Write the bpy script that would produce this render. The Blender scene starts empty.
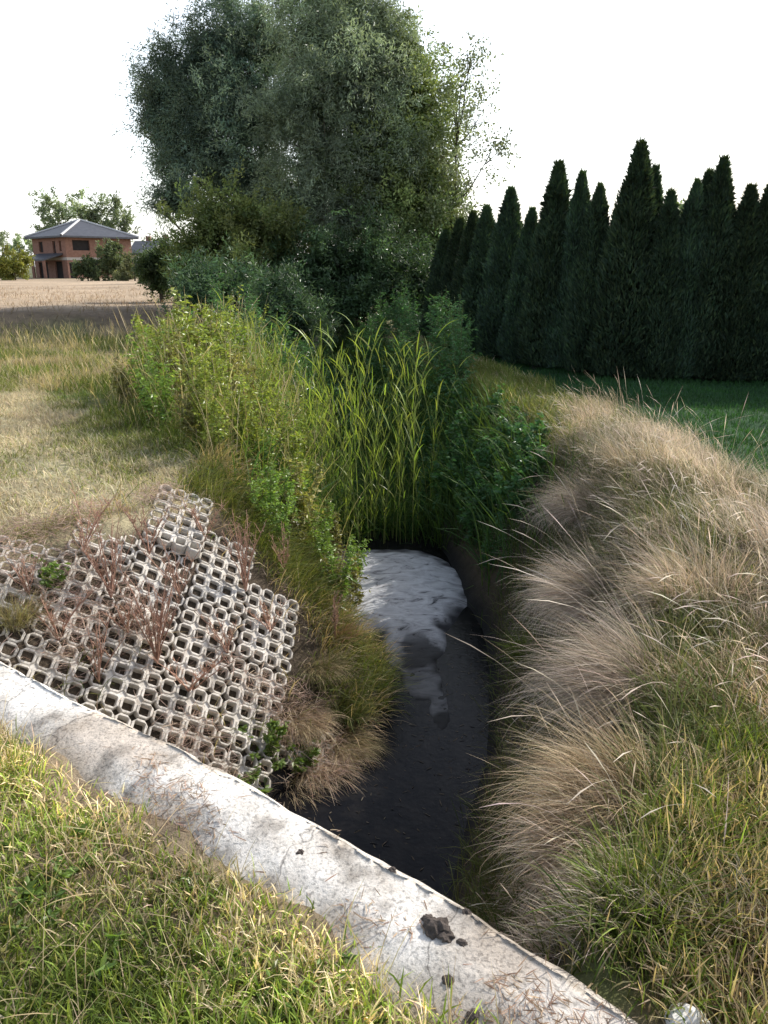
import bpy, bmesh, math
import numpy as np
from mathutils import Vector, Matrix

rng = np.random.default_rng(11)
C = bpy.context.scene.collection
R = math.radians
PITCH = R(17.65)
FOC = 773.0
CAMZ = 1.6
SUN_AZ, SUN_EL = R(53), R(37)      # azimuth clockwise from +Y

# ------------------------------------------------------------------ small helpers
def U(a, b, n=None): return rng.uniform(a, b, n)

def ray(px, py):
    u = (px-384)/FOC; v = (512-py)/FOC
    return u, math.cos(PITCH)+v*math.sin(PITCH), -math.sin(PITCH)+v*math.cos(PITCH)

def at_y(px, py, Y):
    dx, dy, dz = ray(px, py); t = Y/dy
    return (dx*t, Y, CAMZ+dz*t)

def sstep(a, b, x):
    t = np.clip((x-a)/(b-a), 0, 1); return t*t*(3-2*t)

def _hash(ix, iy, seed):
    h = (ix.astype(np.int64)*374761393 + iy.astype(np.int64)*668265263 + seed*974711) & 0xffffffff
    h = ((h ^ (h >> 13))*1274126177) & 0xffffffff
    return ((h ^ (h >> 16)) & 0xffff)/65535.0

def noise2(x, y, s=1.0, seed=0, octs=1):
    x = np.asarray(x, float); y = np.asarray(y, float)
    out = np.zeros(np.broadcast(x, y).shape); amp = 1.0; tot = 0
    for o in range(octs):
        X = x*s; Y = y*s
        ix = np.floor(X); iy = np.floor(Y); fx = X-ix; fy = Y-iy
        fx = fx*fx*(3-2*fx); fy = fy*fy*(3-2*fy)
        a = _hash(ix, iy, seed+o); b = _hash(ix+1, iy, seed+o); c = _hash(ix, iy+1, seed+o); d = _hash(ix+1, iy+1, seed+o)
        out = out + amp*((a*(1-fx)+b*fx)*(1-fy)+(c*(1-fx)+d*fx)*fy); tot += amp
        amp *= .5; s *= 2.03
    return out/tot

def pl_dist(P, x, y):
    """signed distance to a polyline; positive on its right-hand side"""
    best = np.full(np.shape(x), 1e9); sgn = np.ones(np.shape(x))
    for i, ((ax, ay), (bx, by)) in enumerate(zip(P[:-1], P[1:])):
        ex, ey = bx-ax, by-ay; L2 = ex*ex+ey*ey
        t = np.clip(((x-ax)*ex+(y-ay)*ey)/L2, 0, 1)
        qx, qy = ax+ex*t, ay+ey*t
        d = np.hypot(x-qx, y-qy)
        cr = (x-ax)*ey-(y-ay)*ex
        m = d < best-1e-9
        best = np.where(m, d, best); sgn = np.where(m, np.sign(cr), sgn)
    return best*sgn

# ------------------------------------------------------------------ terrain
LEFT = [(-4.06, 2.24), (-2.3, 4.37), (-1.42, 5.44), (-1.5, 7), (-1.75, 9), (-2.4, 14), (-3.6, 22), (-5.5, 40)]
RIGHT = [(.12, .55), (.52, 1.4), (1.08, 2.4), (1.6, 4.1), (1.85, 6), (1.78, 8), (1.4, 11), (.7, 15), (-.8, 22), (-2.5, 40)]
WALL = [(-4.6, 4.9), (-3.2, 3.97), (-1.63, 2.92), (-1.0, 2.5), (-.45, 2.13), (-.13, 1.88), (.126, 1.68), (.337, 1.5), (.567, 1.29), (1.5, .42)]
WW = .34

def prof(t):
    t = np.clip(t, 0, 1.25)
    return np.where(t < .12, t*t/.24, np.where(t < 1.0, t-.06, np.minimum(1.0, t-.06-(t-1)**2*.9)))

def height(x, y, fine=True):
    x = np.asarray(x, float); y = np.asarray(y, float)
    dL = pl_dist(LEFT, x, y); dR = -pl_dist(RIGHT, x, y)
    wL = 1.54-.34*sstep(4.7, 6.3, y); wR = .92+.2*sstep(5, 9, y)
    D = 1.5-.35*sstep(10, 22, y)
    zz = np.maximum(-D*prof(dL/wL), -D*prof(dR/wR))
    zz = np.minimum(zz, 0)
    dw = pl_dist(WALL, x, y)                     # positive on the camera's side
    z = np.where(dw > WW*.45, 0.0, zz)
    z = z + .10*np.exp(-((dR+.4)/.4)**2)*sstep(2.2, 4, y)*sstep(8.5, 6.5, y)
    z = z + .5*sstep(19.0, 20.4, y+.5*np.sin(x*.5))*sstep(-3.5, -6.5, x)*(1-sstep(30, 110, y))
    if fine:
        z = z + (noise2(x, y, 1.3, 3, 2)-.5)*.09*sstep(1.0, 3.0, np.hypot(x, y-1.2)) + (noise2(x, y, 6, 5, 2)-.5)*.03
    return z

def hz(x, y): return float(height(np.array([x]), np.array([y]))[0])

def normal_at(x, y, e=.12):
    h = lambda a, b: float(height(np.array([a]), np.array([b]), False)[0])
    return Vector((h(x-e, y)-h(x+e, y), h(x, y-e)-h(x, y+e), 2*e)).normalized()

def at_ground(px, py):
    dx, dy, dz = ray(px, py)
    t = 1.0
    while t < 200:
        x, y, z = dx*t, dy*t, CAMZ+dz*t
        if z <= float(height(np.array([x]), np.array([y]))[0]): break
        t += .02
    return x, y

# ------------------------------------------------------------------ mesh builders
def tag(o, label=None, cat=None, group=None, kind=None):
    if label: o['label'] = label
    if cat: o['category'] = cat
    if group: o['group'] = group
    if kind: o['kind'] = kind
    return o

def empty(name, loc=(0, 0, 0), rz=0.0):
    o = bpy.data.objects.new(name, None); C.objects.link(o)
    o.location = loc; o.rotation_euler = (0, 0, rz); o.empty_display_size = .1
    return o

def np_mesh(name, V, F, mat, parent=None, col=None, smooth=False):
    V = np.ascontiguousarray(V, np.float32).reshape(-1, 3); F = np.ascontiguousarray(F, np.int32)
    k = F.shape[1]; n = len(F)
    me = bpy.data.meshes.new(name)
    me.vertices.add(len(V)); me.vertices.foreach_set('co', V.ravel())
    me.loops.add(n*k); me.loops.foreach_set('vertex_index', F.ravel())
    me.polygons.add(n)
    me.polygons.foreach_set('loop_start', np.arange(n, dtype=np.int32)*k)
    me.polygons.foreach_set('use_smooth', np.full(n, smooth))
    if col is not None:
        ca = me.color_attributes.new('Col', 'FLOAT_COLOR', 'POINT')
        c = np.ones((len(V), 4), np.float32); c[:, :3] = col
        ca.data.foreach_set('color', c.ravel())
    me.update(calc_edges=True); me.validate()
    me.materials.append(mat)
    o = bpy.data.objects.new(name, me); C.objects.link(o)
    if parent is not None: o.parent = parent
    return o

class Geo:
    """collects quads with a colour per vertex"""
    def __init__(s): s.V = []; s.F = []; s.K = []; s.n = 0
    def add(s, V, F, K):
        V = np.asarray(V, np.float32).reshape(-1, 3)
        K = np.broadcast_to(np.asarray(K, np.float32), V.shape)
        s.V.append(V); s.F.append(np.asarray(F, np.int32)+s.n); s.K.append(K); s.n += len(V)
    def build(s, name, mat, parent=None, smooth=False):
        return np_mesh(name, np.concatenate(s.V), np.concatenate(s.F), mat, parent, np.concatenate(s.K), smooth)

def ribbons(g, P, L, az, tilt, bend, W, c0, c1, seg=3, prof_w=None, roll=None):
    P = np.asarray(P, float); N = len(P)
    if N == 0: return
    b = lambda a: np.broadcast_to(np.asarray(a, float), (N,))
    L, az, tilt, bend, W = map(b, (L, az, tilt, bend, W))
    s = np.linspace(0, 1, seg+1)
    th = tilt[:, None]+bend[:, None]*(s[None, :]**1.2)
    thm = (th[:, 1:]+th[:, :-1])*.5
    dl = (L/seg)[:, None]
    rr = np.concatenate([np.zeros((N, 1)), np.cumsum(np.sin(thm)*dl, 1)], 1)
    zz = np.concatenate([np.zeros((N, 1)), np.cumsum(np.cos(thm)*dl, 1)], 1)
    ca, sa = np.cos(az)[:, None], np.sin(az)[:, None]
    X = P[:, 0:1]+rr*ca; Y = P[:, 1:2]+rr*sa; Z = P[:, 2:3]+zz
    if roll is None: roll = U(-.9, .9, N)
    cr, sr = np.cos(roll)[:, None], np.sin(roll)[:, None]
    # side vector mixes the horizontal perpendicular and the blade's normal
    nx, ny, nz = np.cos(th)*ca, np.cos(th)*sa, -np.sin(th)
    sx, sy, sz = -sa*cr+nx*sr, ca*cr+ny*sr, nz*sr
    if prof_w is None: prof_w = np.array([.7]+[1.0]*(seg-1)+[.08]) if seg < 4 else np.interp(s, [0, .3, .7, 1], [.75, 1, .75, .06])
    w = W[:, None]*np.asarray(prof_w)[None, :]*.5
    A = np.stack([X-sx*w, Y-sy*w, Z-sz*w], -1); B = np.stack([X+sx*w, Y+sy*w, Z+sz*w], -1)
    V = np.stack([A, B], 2).reshape(N, (seg+1)*2, 3)
    base = (np.arange(N)*(seg+1)*2)[:, None, None]
    k = np.arange(seg)[None, :, None]*2
    F = (base+k+np.array([0, 1, 3, 2])[None, None, :]).reshape(-1, 4)
    c0 = np.broadcast_to(np.asarray(c0, float), (N, 3)); c1 = np.broadcast_to(np.asarray(c1, float), (N, 3))
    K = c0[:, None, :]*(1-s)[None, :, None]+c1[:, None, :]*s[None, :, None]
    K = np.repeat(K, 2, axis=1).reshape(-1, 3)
    g.add(V.reshape(-1, 3), F, K)

def unit(v): return v/np.maximum(np.linalg.norm(v, axis=-1, keepdims=True), 1e-9)

def leaves(g, P, D, L, W, col, fold=.15):
    P = np.asarray(P, float); N = len(P)
    D = unit(np.asarray(D, float)); S = unit(np.cross(D, rng.normal(size=(N, 3))))
    Nn = np.cross(D, S)
    L = np.broadcast_to(L, (N,))[:, None]; W = np.broadcast_to(W, (N,))[:, None]
    v0 = P; v2 = P+D*L; m = P+D*L*.45-Nn*L*fold*.5
    V = np.stack([v0, m+S*W*.5, v2, m-S*W*.5], 1)
    F = (np.arange(N)*4)[:, None]+np.arange(4)[None]
    K = np.repeat(np.broadcast_to(col, (N, 3))[:, None, :], 4, 1).reshape(-1, 3)
    g.add(V.reshape(-1, 3), F, K)

def tube(g, pts, rad, col, sides=6):
    pts = np.asarray(pts, float); n = len(pts)
    rad = np.broadcast_to(np.asarray(rad, float), (n,))
    T = unit(np.gradient(pts, axis=0))
    ref = np.where(np.abs(T[:, 2:3]) > .9, np.array([[1., 0, 0]]), np.array([[0, 0, 1.]]))
    A = unit(np.cross(T, ref)); B = np.cross(T, A)
    a = np.arange(sides)/sides*2*np.pi
    V = pts[:, None, :]+rad[:, None, None]*(np.cos(a)[None, :, None]*A[:, None, :]+np.sin(a)[None, :, None]*B[:, None, :])
    F = []
    for i in range(n-1):
        for j in range(sides):
            k = (j+1) % sides
            F.append((i*sides+j, i*sides+k, (i+1)*sides+k, (i+1)*sides+j))
    g.add(V.reshape(-1, 3), F, col)

def box_into(g, x0, x1, y0, y1, z0, z1, col=(1, 1, 1)):
    V = [(x, y, z) for z in (z0, z1) for y in (y0, y1) for x in (x0, x1)]
    F = [(0, 2, 3, 1), (4, 5, 7, 6), (0, 1, 5, 4), (2, 6, 7, 3), (0, 4, 6, 2), (1, 3, 7, 5)]
    g.add(V, F, col)

def dup(root, loc, rz=0, sc=1.0, label=None, group=None):
    r = root.copy(); C.objects.link(r)
    r.location = loc; r.rotation_euler = (0, 0, rz)
    r.scale = sc if hasattr(sc, '__len__') else (sc, sc, sc)
    if label: r['label'] = label
    if group: r['group'] = group
    for ch in root.children:
        c = ch.copy(); C.objects.link(c); c.parent = r
    return r

class Spawner:
    """first use moves the prototype itself, later uses copy it"""
    def __init__(s, protos): s.p = protos; s.used = [False]*len(protos)
    def put(s, i, loc, rz, sc, label=None, group=None):
        i = i % len(s.p); o = s.p[i]
        if not s.used[i]:
            s.used[i] = True
            o.location = loc; o.rotation_euler = (0, 0, rz); o.scale = sc if hasattr(sc, '__len__') else (sc,)*3
            if label: o['label'] = label
            if group: o['group'] = group
            return o
        return dup(o, loc, rz, sc, label, group)

# ------------------------------------------------------------------ materials
def new_mat(name):
    m = bpy.data.materials.new(name); m.use_nodes = True
    nt = m.node_tree; nt.nodes.clear()
    return m, nt, lambda t: nt.nodes.new(t), nt.links.new

def leaf_mat(name, trans=.35, rough=.5, spec=.25, tint=(1, 1, 1), tsat=(1.15, 1.15, .55), var=.5, vscale=1.2):
    m, nt, N, Lk = new_mat(name)
    out = N('ShaderNodeOutputMaterial'); at = N('ShaderNodeAttribute'); at.attribute_name = 'Col'
    geo = N('ShaderNodeNewGeometry')
    nz = N('ShaderNodeTexNoise'); nz.inputs['Scale'].default_value = vscale; nz.inputs['Detail'].default_value = 2
    Lk(geo.outputs['Position'], nz.inputs['Vector'])
    mr = N('ShaderNodeMapRange'); mr.inputs[1].default_value = .3; mr.inputs[2].default_value = .7
    mr.inputs[3].default_value = 1-var; mr.inputs[4].default_value = 1+var*.6
    Lk(nz.outputs['Fac'], mr.inputs[0])
    mul = N('ShaderNodeMix'); mul.data_type = 'RGBA'; mul.blend_type = 'MULTIPLY'; mul.inputs[0].default_value = 1
    Lk(at.outputs['Color'], mul.inputs[6]); Lk(mr.outputs[0], mul.inputs[7])
    bs = N('ShaderNodeBsdfPrincipled'); bs.inputs['Roughness'].default_value = rough
    bs.inputs['Specular IOR Level'].default_value = spec
    Lk(mul.outputs[2], bs.inputs['Base Color'])
    tr = N('ShaderNodeBsdfTranslucent')
    t2 = N('ShaderNodeMix'); t2.data_type = 'RGBA'; t2.blend_type = 'MULTIPLY'; t2.inputs[0].default_value = 1
    t2.inputs[7].default_value = (*tsat, 1); Lk(mul.outputs[2], t2.inputs[6]); Lk(t2.outputs[2], tr.inputs['Color'])
    mx = N('ShaderNodeMixShader'); mx.inputs[0].default_value = trans
    Lk(bs.outputs[0], mx.inputs[1]); Lk(tr.outputs[0], mx.inputs[2]); Lk(mx.outputs[0], out.inputs['Surface'])
    return m

def rough_mat(name, stops, scale=8, rough=.85, bump=.4, bscale=40, detail=8, spec=.3, use_col=False, dist=.02, coords='Object'):
    m, nt, N, Lk = new_mat(name)
    out = N('ShaderNodeOutputMaterial'); bs = N('ShaderNodeBsdfPrincipled')
    bs.inputs['Roughness'].default_value = rough; bs.inputs['Specular IOR Level'].default_value = spec
    tc = N('ShaderNodeTexCoord')
    nz = N('ShaderNodeTexNoise'); nz.inputs['Scale'].default_value = scale; nz.inputs['Detail'].default_value = detail
    nz.inputs['Roughness'].default_value = .65
    Lk(tc.outputs[coords], nz.inputs['Vector'])
    cr = N('ShaderNodeValToRGB')
    e = cr.color_ramp.elements
    e[0].position, e[0].color = stops[0][0], (*stops[0][1], 1)
    e[1].position, e[1].color = stops[-1][0], (*stops[-1][1], 1)
    for p, c in stops[1:-1]:
        x = e.new(p); x.color = (*c, 1)
    Lk(nz.outputs['Fac'], cr.inputs['Fac'])
    src = cr.outputs['Color']
    if use_col:
        at = N('ShaderNodeAttribute'); at.attribute_name = 'Col'
        mul = N('ShaderNodeMix'); mul.data_type = 'RGBA'; mul.blend_type = 'MULTIPLY'; mul.inputs[0].default_value = 1
        Lk(at.outputs['Color'], mul.inputs[6]); Lk(src, mul.inputs[7]); src = mul.outputs[2]
    Lk(src, bs.inputs['Base Color'])
    n2 = N('ShaderNodeTexNoise'); n2.inputs['Scale'].default_value = bscale; n2.inputs['Detail'].default_value = 10
    n2.inputs['Roughness'].default_value = .7
    Lk(tc.outputs[coords], n2.inputs['Vector'])
    bp = N('ShaderNodeBump'); bp.inputs['Strength'].default_value = bump; bp.inputs['Distance'].default_value = dist
    Lk(n2.outputs['Fac'], bp.inputs['Height']); Lk(bp.outputs['Normal'], bs.inputs['Normal'])
    Lk(bs.outputs[0], out.inputs['Surface'])
    return m

M_grass = leaf_mat('grass_blades', .4, .55, .2, var=.3)
M_dry = leaf_mat('dry_grass', .35, .6, .25, tsat=(1.05, 1, .85), var=.3)
M_leaf = leaf_mat('tree_leaves', .38, .40, .4, tsat=(1.12, 1.12, .65), var=.3, vscale=.9)
M_weed = leaf_mat('weed_leaves', .42, .36, .5, var=.25, vscale=2)
M_reed = leaf_mat('reed_leaves', .5, .4, .35, var=.25, vscale=2)
M_thuja = leaf_mat('thuja_sprays', .2, .6, .15, tsat=(1.2, 1.2, .5), var=.35, vscale=2.5)
nt = M_thuja.node_tree
oi = nt.nodes.new('ShaderNodeObjectInfo'); hs = nt.nodes.new('ShaderNodeHueSaturation')
mrx = nt.nodes.new('ShaderNodeMapRange'); mrx.inputs[3].default_value = .8; mrx.inputs[4].default_value = 1.35
mry = nt.nodes.new('ShaderNodeMapRange'); mry.inputs[3].default_value = .47; mry.inputs[4].default_value = .52
nt.links.new(oi.outputs['Random'], mrx.inputs[0]); nt.links.new(mrx.outputs[0], hs.inputs['Value'])
nt.links.new(oi.outputs['Random'], mry.inputs[0]); nt.links.new(mry.outputs[0], hs.inputs['Hue'])
mixn = [n for n in nt.nodes if n.type == 'MIX'][0]; atn = [n for n in nt.nodes if n.type == 'ATTRIBUTE'][0]
nt.links.new(atn.outputs['Color'], hs.inputs['Color']); nt.links.new(hs.outputs['Color'], mixn.inputs[6])
M_bark = rough_mat('bark', [(.3, (.6, .6, .6)), (.7, (1.2, 1.2, 1.2))], 12, .9, .6, 30, use_col=True)
M_stem = rough_mat('stem', [(.3, (.8, .8, .8)), (.7, (1.15, 1.15, 1.15))], 20, .7, .1, 60, use_col=True)
M_ground = rough_mat('ground_soil', [(.25, (.45, .45, .45)), (.5, (.95, .95, .95)), (.75, (1.35, 1.32, 1.25))], 5, .95, .9, 26, use_col=True, dist=.04)

# ------------------------------------------------------------------ sky, sun, camera
scn = bpy.context.scene
w = bpy.data.worlds.new('World'); scn.world = w; w.use_nodes = True
nt = w.node_tree; nt.nodes.clear(); N = nt.nodes.new; Lk = nt.links.new
wo = N('ShaderNodeOutputWorld')
sky = N('ShaderNodeTexSky'); sky.sky_type = 'NISHITA'; sky.sun_disc = False
sky.sun_elevation = SUN_EL; sky.sun_rotation = SUN_AZ; sky.dust_density = 2.5; sky.air_density = 1.1
bg1 = N('ShaderNodeBackground'); bg1.inputs['Strength'].default_value = .15
Lk(sky.outputs[0], bg1.inputs['Color'])
# bright summer haze low in the sky, strongest towards the sun
tc = N('ShaderNodeTexCoord'); sp = N('ShaderNodeSeparateXYZ'); Lk(tc.outputs['Generated'], sp.inputs[0])
mz = N('ShaderNodeMapRange'); mz.interpolation_type = 'SMOOTHSTEP'
mz.inputs[1].default_value = .30; mz.inputs[2].default_value = .62; mz.inputs[3].default_value = 1; mz.inputs[4].default_value = .30
Lk(sp.outputs['Z'], mz.inputs[0])
dt = N('ShaderNodeVectorMath'); dt.operation = 'DOT_PRODUCT'
dt.inputs[1].default_value = (math.sin(R(25)), math.cos(R(25)), 0)
Lk(tc.outputs['Generated'], dt.inputs[0])
md = N('ShaderNodeMapRange'); md.interpolation_type = 'SMOOTHSTEP'
md.inputs[1].default_value = -.3; md.inputs[2].default_value = .55; md.inputs[3].default_value = .62; md.inputs[4].default_value = 1
Lk(dt.outputs['Value'], md.inputs[0])
mm = N('ShaderNodeMath'); mm.operation = 'MULTIPLY'; Lk(mz.outputs[0], mm.inputs[0]); Lk(md.outputs[0], mm.inputs[1])
bg2 = N('ShaderNodeBackground'); bg2.inputs['Color'].default_value = (.97, .985, 1, 1)
Lk(mm.outputs[0], bg2.inputs['Strength'])
ad = N('ShaderNodeAddShader'); Lk(bg1.outputs[0], ad.inputs[0]); Lk(bg2.outputs[0], ad.inputs[1]); Lk(ad.outputs[0], wo.inputs['Surface'])

sd = bpy.data.lights.new('sun', 'SUN'); sd.energy = 5.0; sd.angle = R(.53); sd.color = (1, .95, .87)
so = bpy.data.objects.new('sun', sd); C.objects.link(so)
sv = Vector((math.sin(SUN_AZ)*math.cos(SUN_EL), math.cos(SUN_AZ)*math.cos(SUN_EL), math.sin(SUN_EL)))
so.rotation_euler = sv.to_track_quat('Z', 'Y').to_euler(); so.location = sv*30

cd = bpy.data.cameras.new('camera'); cam = bpy.data.objects.new('camera', cd); C.objects.link(cam)
cam.location = (0, 0, CAMZ); cam.rotation_euler = (R(90)-PITCH, 0, 0)
cd.sensor_fit = 'VERTICAL'; cd.sensor_height = 24; cd.lens = FOC/1024*24
cd.clip_start = .05; cd.clip_end = 3000
scn.camera = cam
scn.view_settings.view_transform = 'Standard'; scn.view_settings.look = 'None'; scn.view_settings.exposure = 0
scn.render.engine = 'CYCLES'
cy = scn.cycles
cy.max_bounces = 6; cy.diffuse_bounces = 3; cy.glossy_bounces = 2; cy.transmission_bounces = 4; cy.transparent_max_bounces = 4
cy.caustics_reflective = False; cy.caustics_refractive = False; cy.sample_clamp_indirect = 4
cy.use_denoising = True

# palette (linear albedo)
STRAW = np.array([.58, .47, .30]); STRAW2 = np.array([.48, .40, .31]); TAN = np.array([.49, .375, .25])
GREEN = np.array([.105, .16, .035]); LIME = np.array([.23, .28, .06]); DKGREEN = np.array([.035, .08, .03])
OLIVE = np.array([.19, .185, .07]); PINKISH = np.array([.56, .48, .40])

def mixc(a, b, t):
    t = np.clip(np.asarray(t), 0, 1)[..., None]
    return np.asarray(a)*(1-t)+np.asarray(b)*t

def jit(c, n, s=.18):
    c = np.broadcast_to(c, (n, 3)); return c*(1+rng.normal(0, s, (n, 1)))*(1+rng.normal(0, .04, (n, 3)))

# ------------------------------------------------------------------ ground sheet
def mown_line(x): return np.interp(x, [-8, -5.4, -3.1, -1.9, -1.4], [13, 11, 8.3, 6.8, 6.0])

def axis(lo, hi, step, far0, far1):
    a = list(np.arange(lo, hi+1e-6, step)); s = step
    up = []; v = hi
    while v < far1: s *= 1.16; v += s; up.append(v)
    s = step; dn = []; v = lo
    while v > far0: s *= 1.16; v -= s; dn.append(v)
    return np.array(dn[::-1]+a+up)
gx = axis(-4.6, 4.2, .05, -900, 900); gy = axis(.4, 12, .05, -60, 1500)
GX, GY = np.meshgrid(gx, gy)
GZ = height(GX, GY)
nx_, ny_ = len(gx), len(gy)
idx = np.arange(nx_*ny_).reshape(ny_, nx_)
F = np.stack([idx[:-1, :-1], idx[:-1, 1:], idx[1:, 1:], idx[1:, :-1]], -1).reshape(-1, 4)
x, y, z = GX.ravel(), GY.ravel(), GZ.ravel()
n1 = noise2(x, y, .9, 21, 3); n2_ = noise2(x, y, 4, 31, 3)
SOIL = np.array([.13, .10, .07]); THATCH = np.array([.30, .235, .14]); LAWN = np.array([.03, .085, .03])
col = mixc(THATCH, GREEN*1.1, sstep(.42, .65, n1*.6+n2_*.4))
col = mixc(col, SOIL, sstep(.5, .75, n2_)*.6)
left_m = (x < -1) & (y < mown_line(x))
pathd = np.abs((y-(mown_line(x)-1.5)))
col = np.where(left_m[:, None], mixc(col, np.array([.48, .43, .28]), .45+.45*np.exp(-(pathd/.9)**2)), col)
col = mixc(col, np.array([.34, .26, .18]), sstep(.35, .1, np.abs(pl_dist(WALL, x, y)-WW-.05))*.8*(pl_dist(WALL, x, y) > 0))
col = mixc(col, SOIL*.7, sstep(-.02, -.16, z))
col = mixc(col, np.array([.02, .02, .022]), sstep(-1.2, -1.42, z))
lawn_m = sstep(2.15, 2.6, x+.12*(y-8))*sstep(4.5, 6.5, y)
col = mixc(col, LAWN, lawn_m)
fld = sstep(19.3, 19.8, y+.5*np.sin(x*.5))*sstep(-3.5, -6.5, x)
col = mixc(col, np.array([.42, .32, .22])*(.55+.9*noise2(x, y, .6, 8, 4))[:, None], fld)
step_m = fld*(1-sstep(20.3, 22.6, y+.5*np.sin(x*.5)))
col = mixc(col, np.array([.19, .14, .095]), np.clip(step_m*1.6, 0, 1))
far_m = sstep(95, 120, y)
col = mixc(col, np.array([.10, .11, .05]), far_m)
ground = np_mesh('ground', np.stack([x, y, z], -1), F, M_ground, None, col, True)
tag(ground, kind='structure')

# ------------------------------------------------------------------ ditch water
M_water, nt, N, Lk = new_mat('ditch_water')
out = N('ShaderNodeOutputMaterial'); bs = N('ShaderNodeBsdfPrincipled')
tc = N('ShaderNodeTexCoord'); nz = N('ShaderNodeTexNoise'); nz.inputs['Scale'].default_value = 9; nz.inputs['Detail'].default_value = 6
Lk(tc.outputs['Object'], nz.inputs['Vector'])
cr = N('ShaderNodeValToRGB'); cr.color_ramp.elements[0].position = .42; cr.color_ramp.elements[0].color = (.006, .006, .0075, 1)
cr.color_ramp.elements[1].position = .78; cr.color_ramp.elements[1].color = (.020, .018, .017, 1)
Lk(nz.outputs['Fac'], cr.inputs['Fac']); Lk(cr.outputs[0], bs.inputs['Base Color'])
bs.inputs['Roughness'].default_value = .22; bs.inputs['Specular IOR Level'].default_value = .08
nz2 = N('ShaderNodeTexNoise'); nz2.inputs['Scale'].default_value = 28; nz2.inputs['Detail'].default_value = 5
Lk(tc.outputs['Object'], nz2.inputs['Vector'])
bp = N('ShaderNodeBump'); bp.inputs['Strength'].default_value = .14; bp.inputs['Distance'].default_value = .02
Lk(nz2.outputs['Fac'], bp.inputs['Height']); Lk(bp.outputs[0], bs.inputs['Normal']); Lk(bs.outputs[0], out.inputs['Surface'])
WZ = -1.44
wy = np.linspace(1.6, 20, 60); rows = []
for yy in wy:
    xl = np.interp(yy, [1.6, 5.4, 9, 20], [-.6, -.75, -1.2, -2.9]); xr = np.interp(yy, [1.6, 4, 9, 20], [1.1, 1.5, 1.5, -.3])
    rows.append([(xl+(xr-xl)*t, yy, WZ+.0) for t in np.linspace(0, 1, 14)])
V = np.array(rows); idx = np.arange(60*14).reshape(60, 14)
F = np.stack([idx[:-1, :-1], idx[:-1, 1:], idx[1:, 1:], idx[1:, :-1]], -1).reshape(-1, 4)
tag(np_mesh('water', V, F, M_water, None, None, True), kind='structure')

# ------------------------------------------------------------------ pale sediment mound in the ditch bottom
M_sed, nt, N, Lk = new_mat('pale_sediment')
out = N('ShaderNodeOutputMaterial'); bs = N('ShaderNodeBsdfPrincipled'); bs.inputs['Roughness'].default_value = .9
tc = N('ShaderNodeTexCoord'); mp = N('ShaderNodeMapping'); mp.inputs['Scale'].default_value = (1.5, 2.6, 1); mp.inputs['Rotation'].default_value = (0, 0, R(-28))
Lk(tc.outputs['Object'], mp.inputs[0])
nz = N('ShaderNodeTexNoise'); nz.inputs['Scale'].default_value = 2.6; nz.inputs['Detail'].default_value = 9; nz.inputs['Roughness'].default_value = .68; nz.inputs['Distortion'].default_value = 1.8
Lk(mp.outputs[0], nz.inputs['Vector'])
cr = N('ShaderNodeValToRGB'); e = cr.color_ramp.elements
e[0].position = .33; e[0].color = (.05, .052, .06, 1); e[1].position = .60; e[1].color = (.78, .79, .80, 1)
k = e.new(.42); k.color = (.50, .50, .51, 1)
Lk(nz.outputs['Fac'], cr.inputs['Fac'])
at = N('ShaderNodeAttribute'); at.attribute_name = 'Col'
mul = N('ShaderNodeMix'); mul.data_type = 'RGBA'; mul.blend_type = 'MULTIPLY'; mul.inputs[0].default_value = 1
Lk(cr.outputs[0], mul.inputs[6]); Lk(at.outputs['Color'], mul.inputs[7]); Lk(mul.outputs[2], bs.inputs['Base Color'])
bp = N('ShaderNodeBump'); bp.inputs['Strength'].default_value = .2; bp.inputs['Distance'].default_value = .02
Lk(nz.outputs['Fac'], bp.inputs['Height']); Lk(bp.outputs[0], bs.inputs['Normal']); Lk(bs.outputs[0], out.inputs['Surface'])
MOUND = [(0.10, 7.05, .76, 1.25), (.24, 5.95, .32, .5), (.30, 5.35, .17, .42), (.40, 4.9, .08, .3)]
def mound_f(x, y):
    f = np.full(np.shape(x), -9.)
    for cx, cy_, rx, ry in MOUND:
        f = np.maximum(f, 1-np.sqrt(((x-cx)/rx)**2+((y-cy_)/ry)**2))
    return f
mx_ = np.arange(-.75, 1.1, .022); my_ = np.arange(4.1, 8.5, .03)
XX, YY = np.meshgrid(mx_, my_)
f = mound_f(XX, YY)+(noise2(XX, YY, 2.2, 44, 3)-.5)*(.24+.3*sstep(6.2, 5.6, YY))
main = sstep(5.7, 6.3, YY)
ZZ = WZ-.03+.034*sstep(-.06, .12, f)+(.03*sstep(.0, .35, f)+.06*np.clip(f, 0, 1))*main+(noise2(XX, YY, 9, 47, 3)-.5)*.018*sstep(0, .2, f)
dark = mixc(np.array([.03, .03, .035]), np.array([.70, .70, .71]), sstep(-.02, .34, f+(noise2(XX, YY, 6, 49, 3)-.5)*.5))
dark = dark*(.25+.75*sstep(5.3, 6.5, YY))[..., None]*(1-.8*sstep(.5, .62, noise2(XX, YY, 3.4, 50, 3))*sstep(6.2, 5.8, YY))[..., None]
idx = np.arange(XX.size).reshape(XX.shape)
F = np.stack([idx[:-1, :-1], idx[:-1, 1:], idx[1:, 1:], idx[1:, :-1]], -1).reshape(-1, 4)
keep = (f.ravel()[F].max(1) > -.10)
tag(np_mesh('sediment_mound', np.stack([XX, YY, ZZ], -1), F[keep], M_sed, None, dark.reshape(-1, 3), True),
    'pale grey rounded mound of dried sediment in the ditch bottom below the reeds', 'mound')

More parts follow.
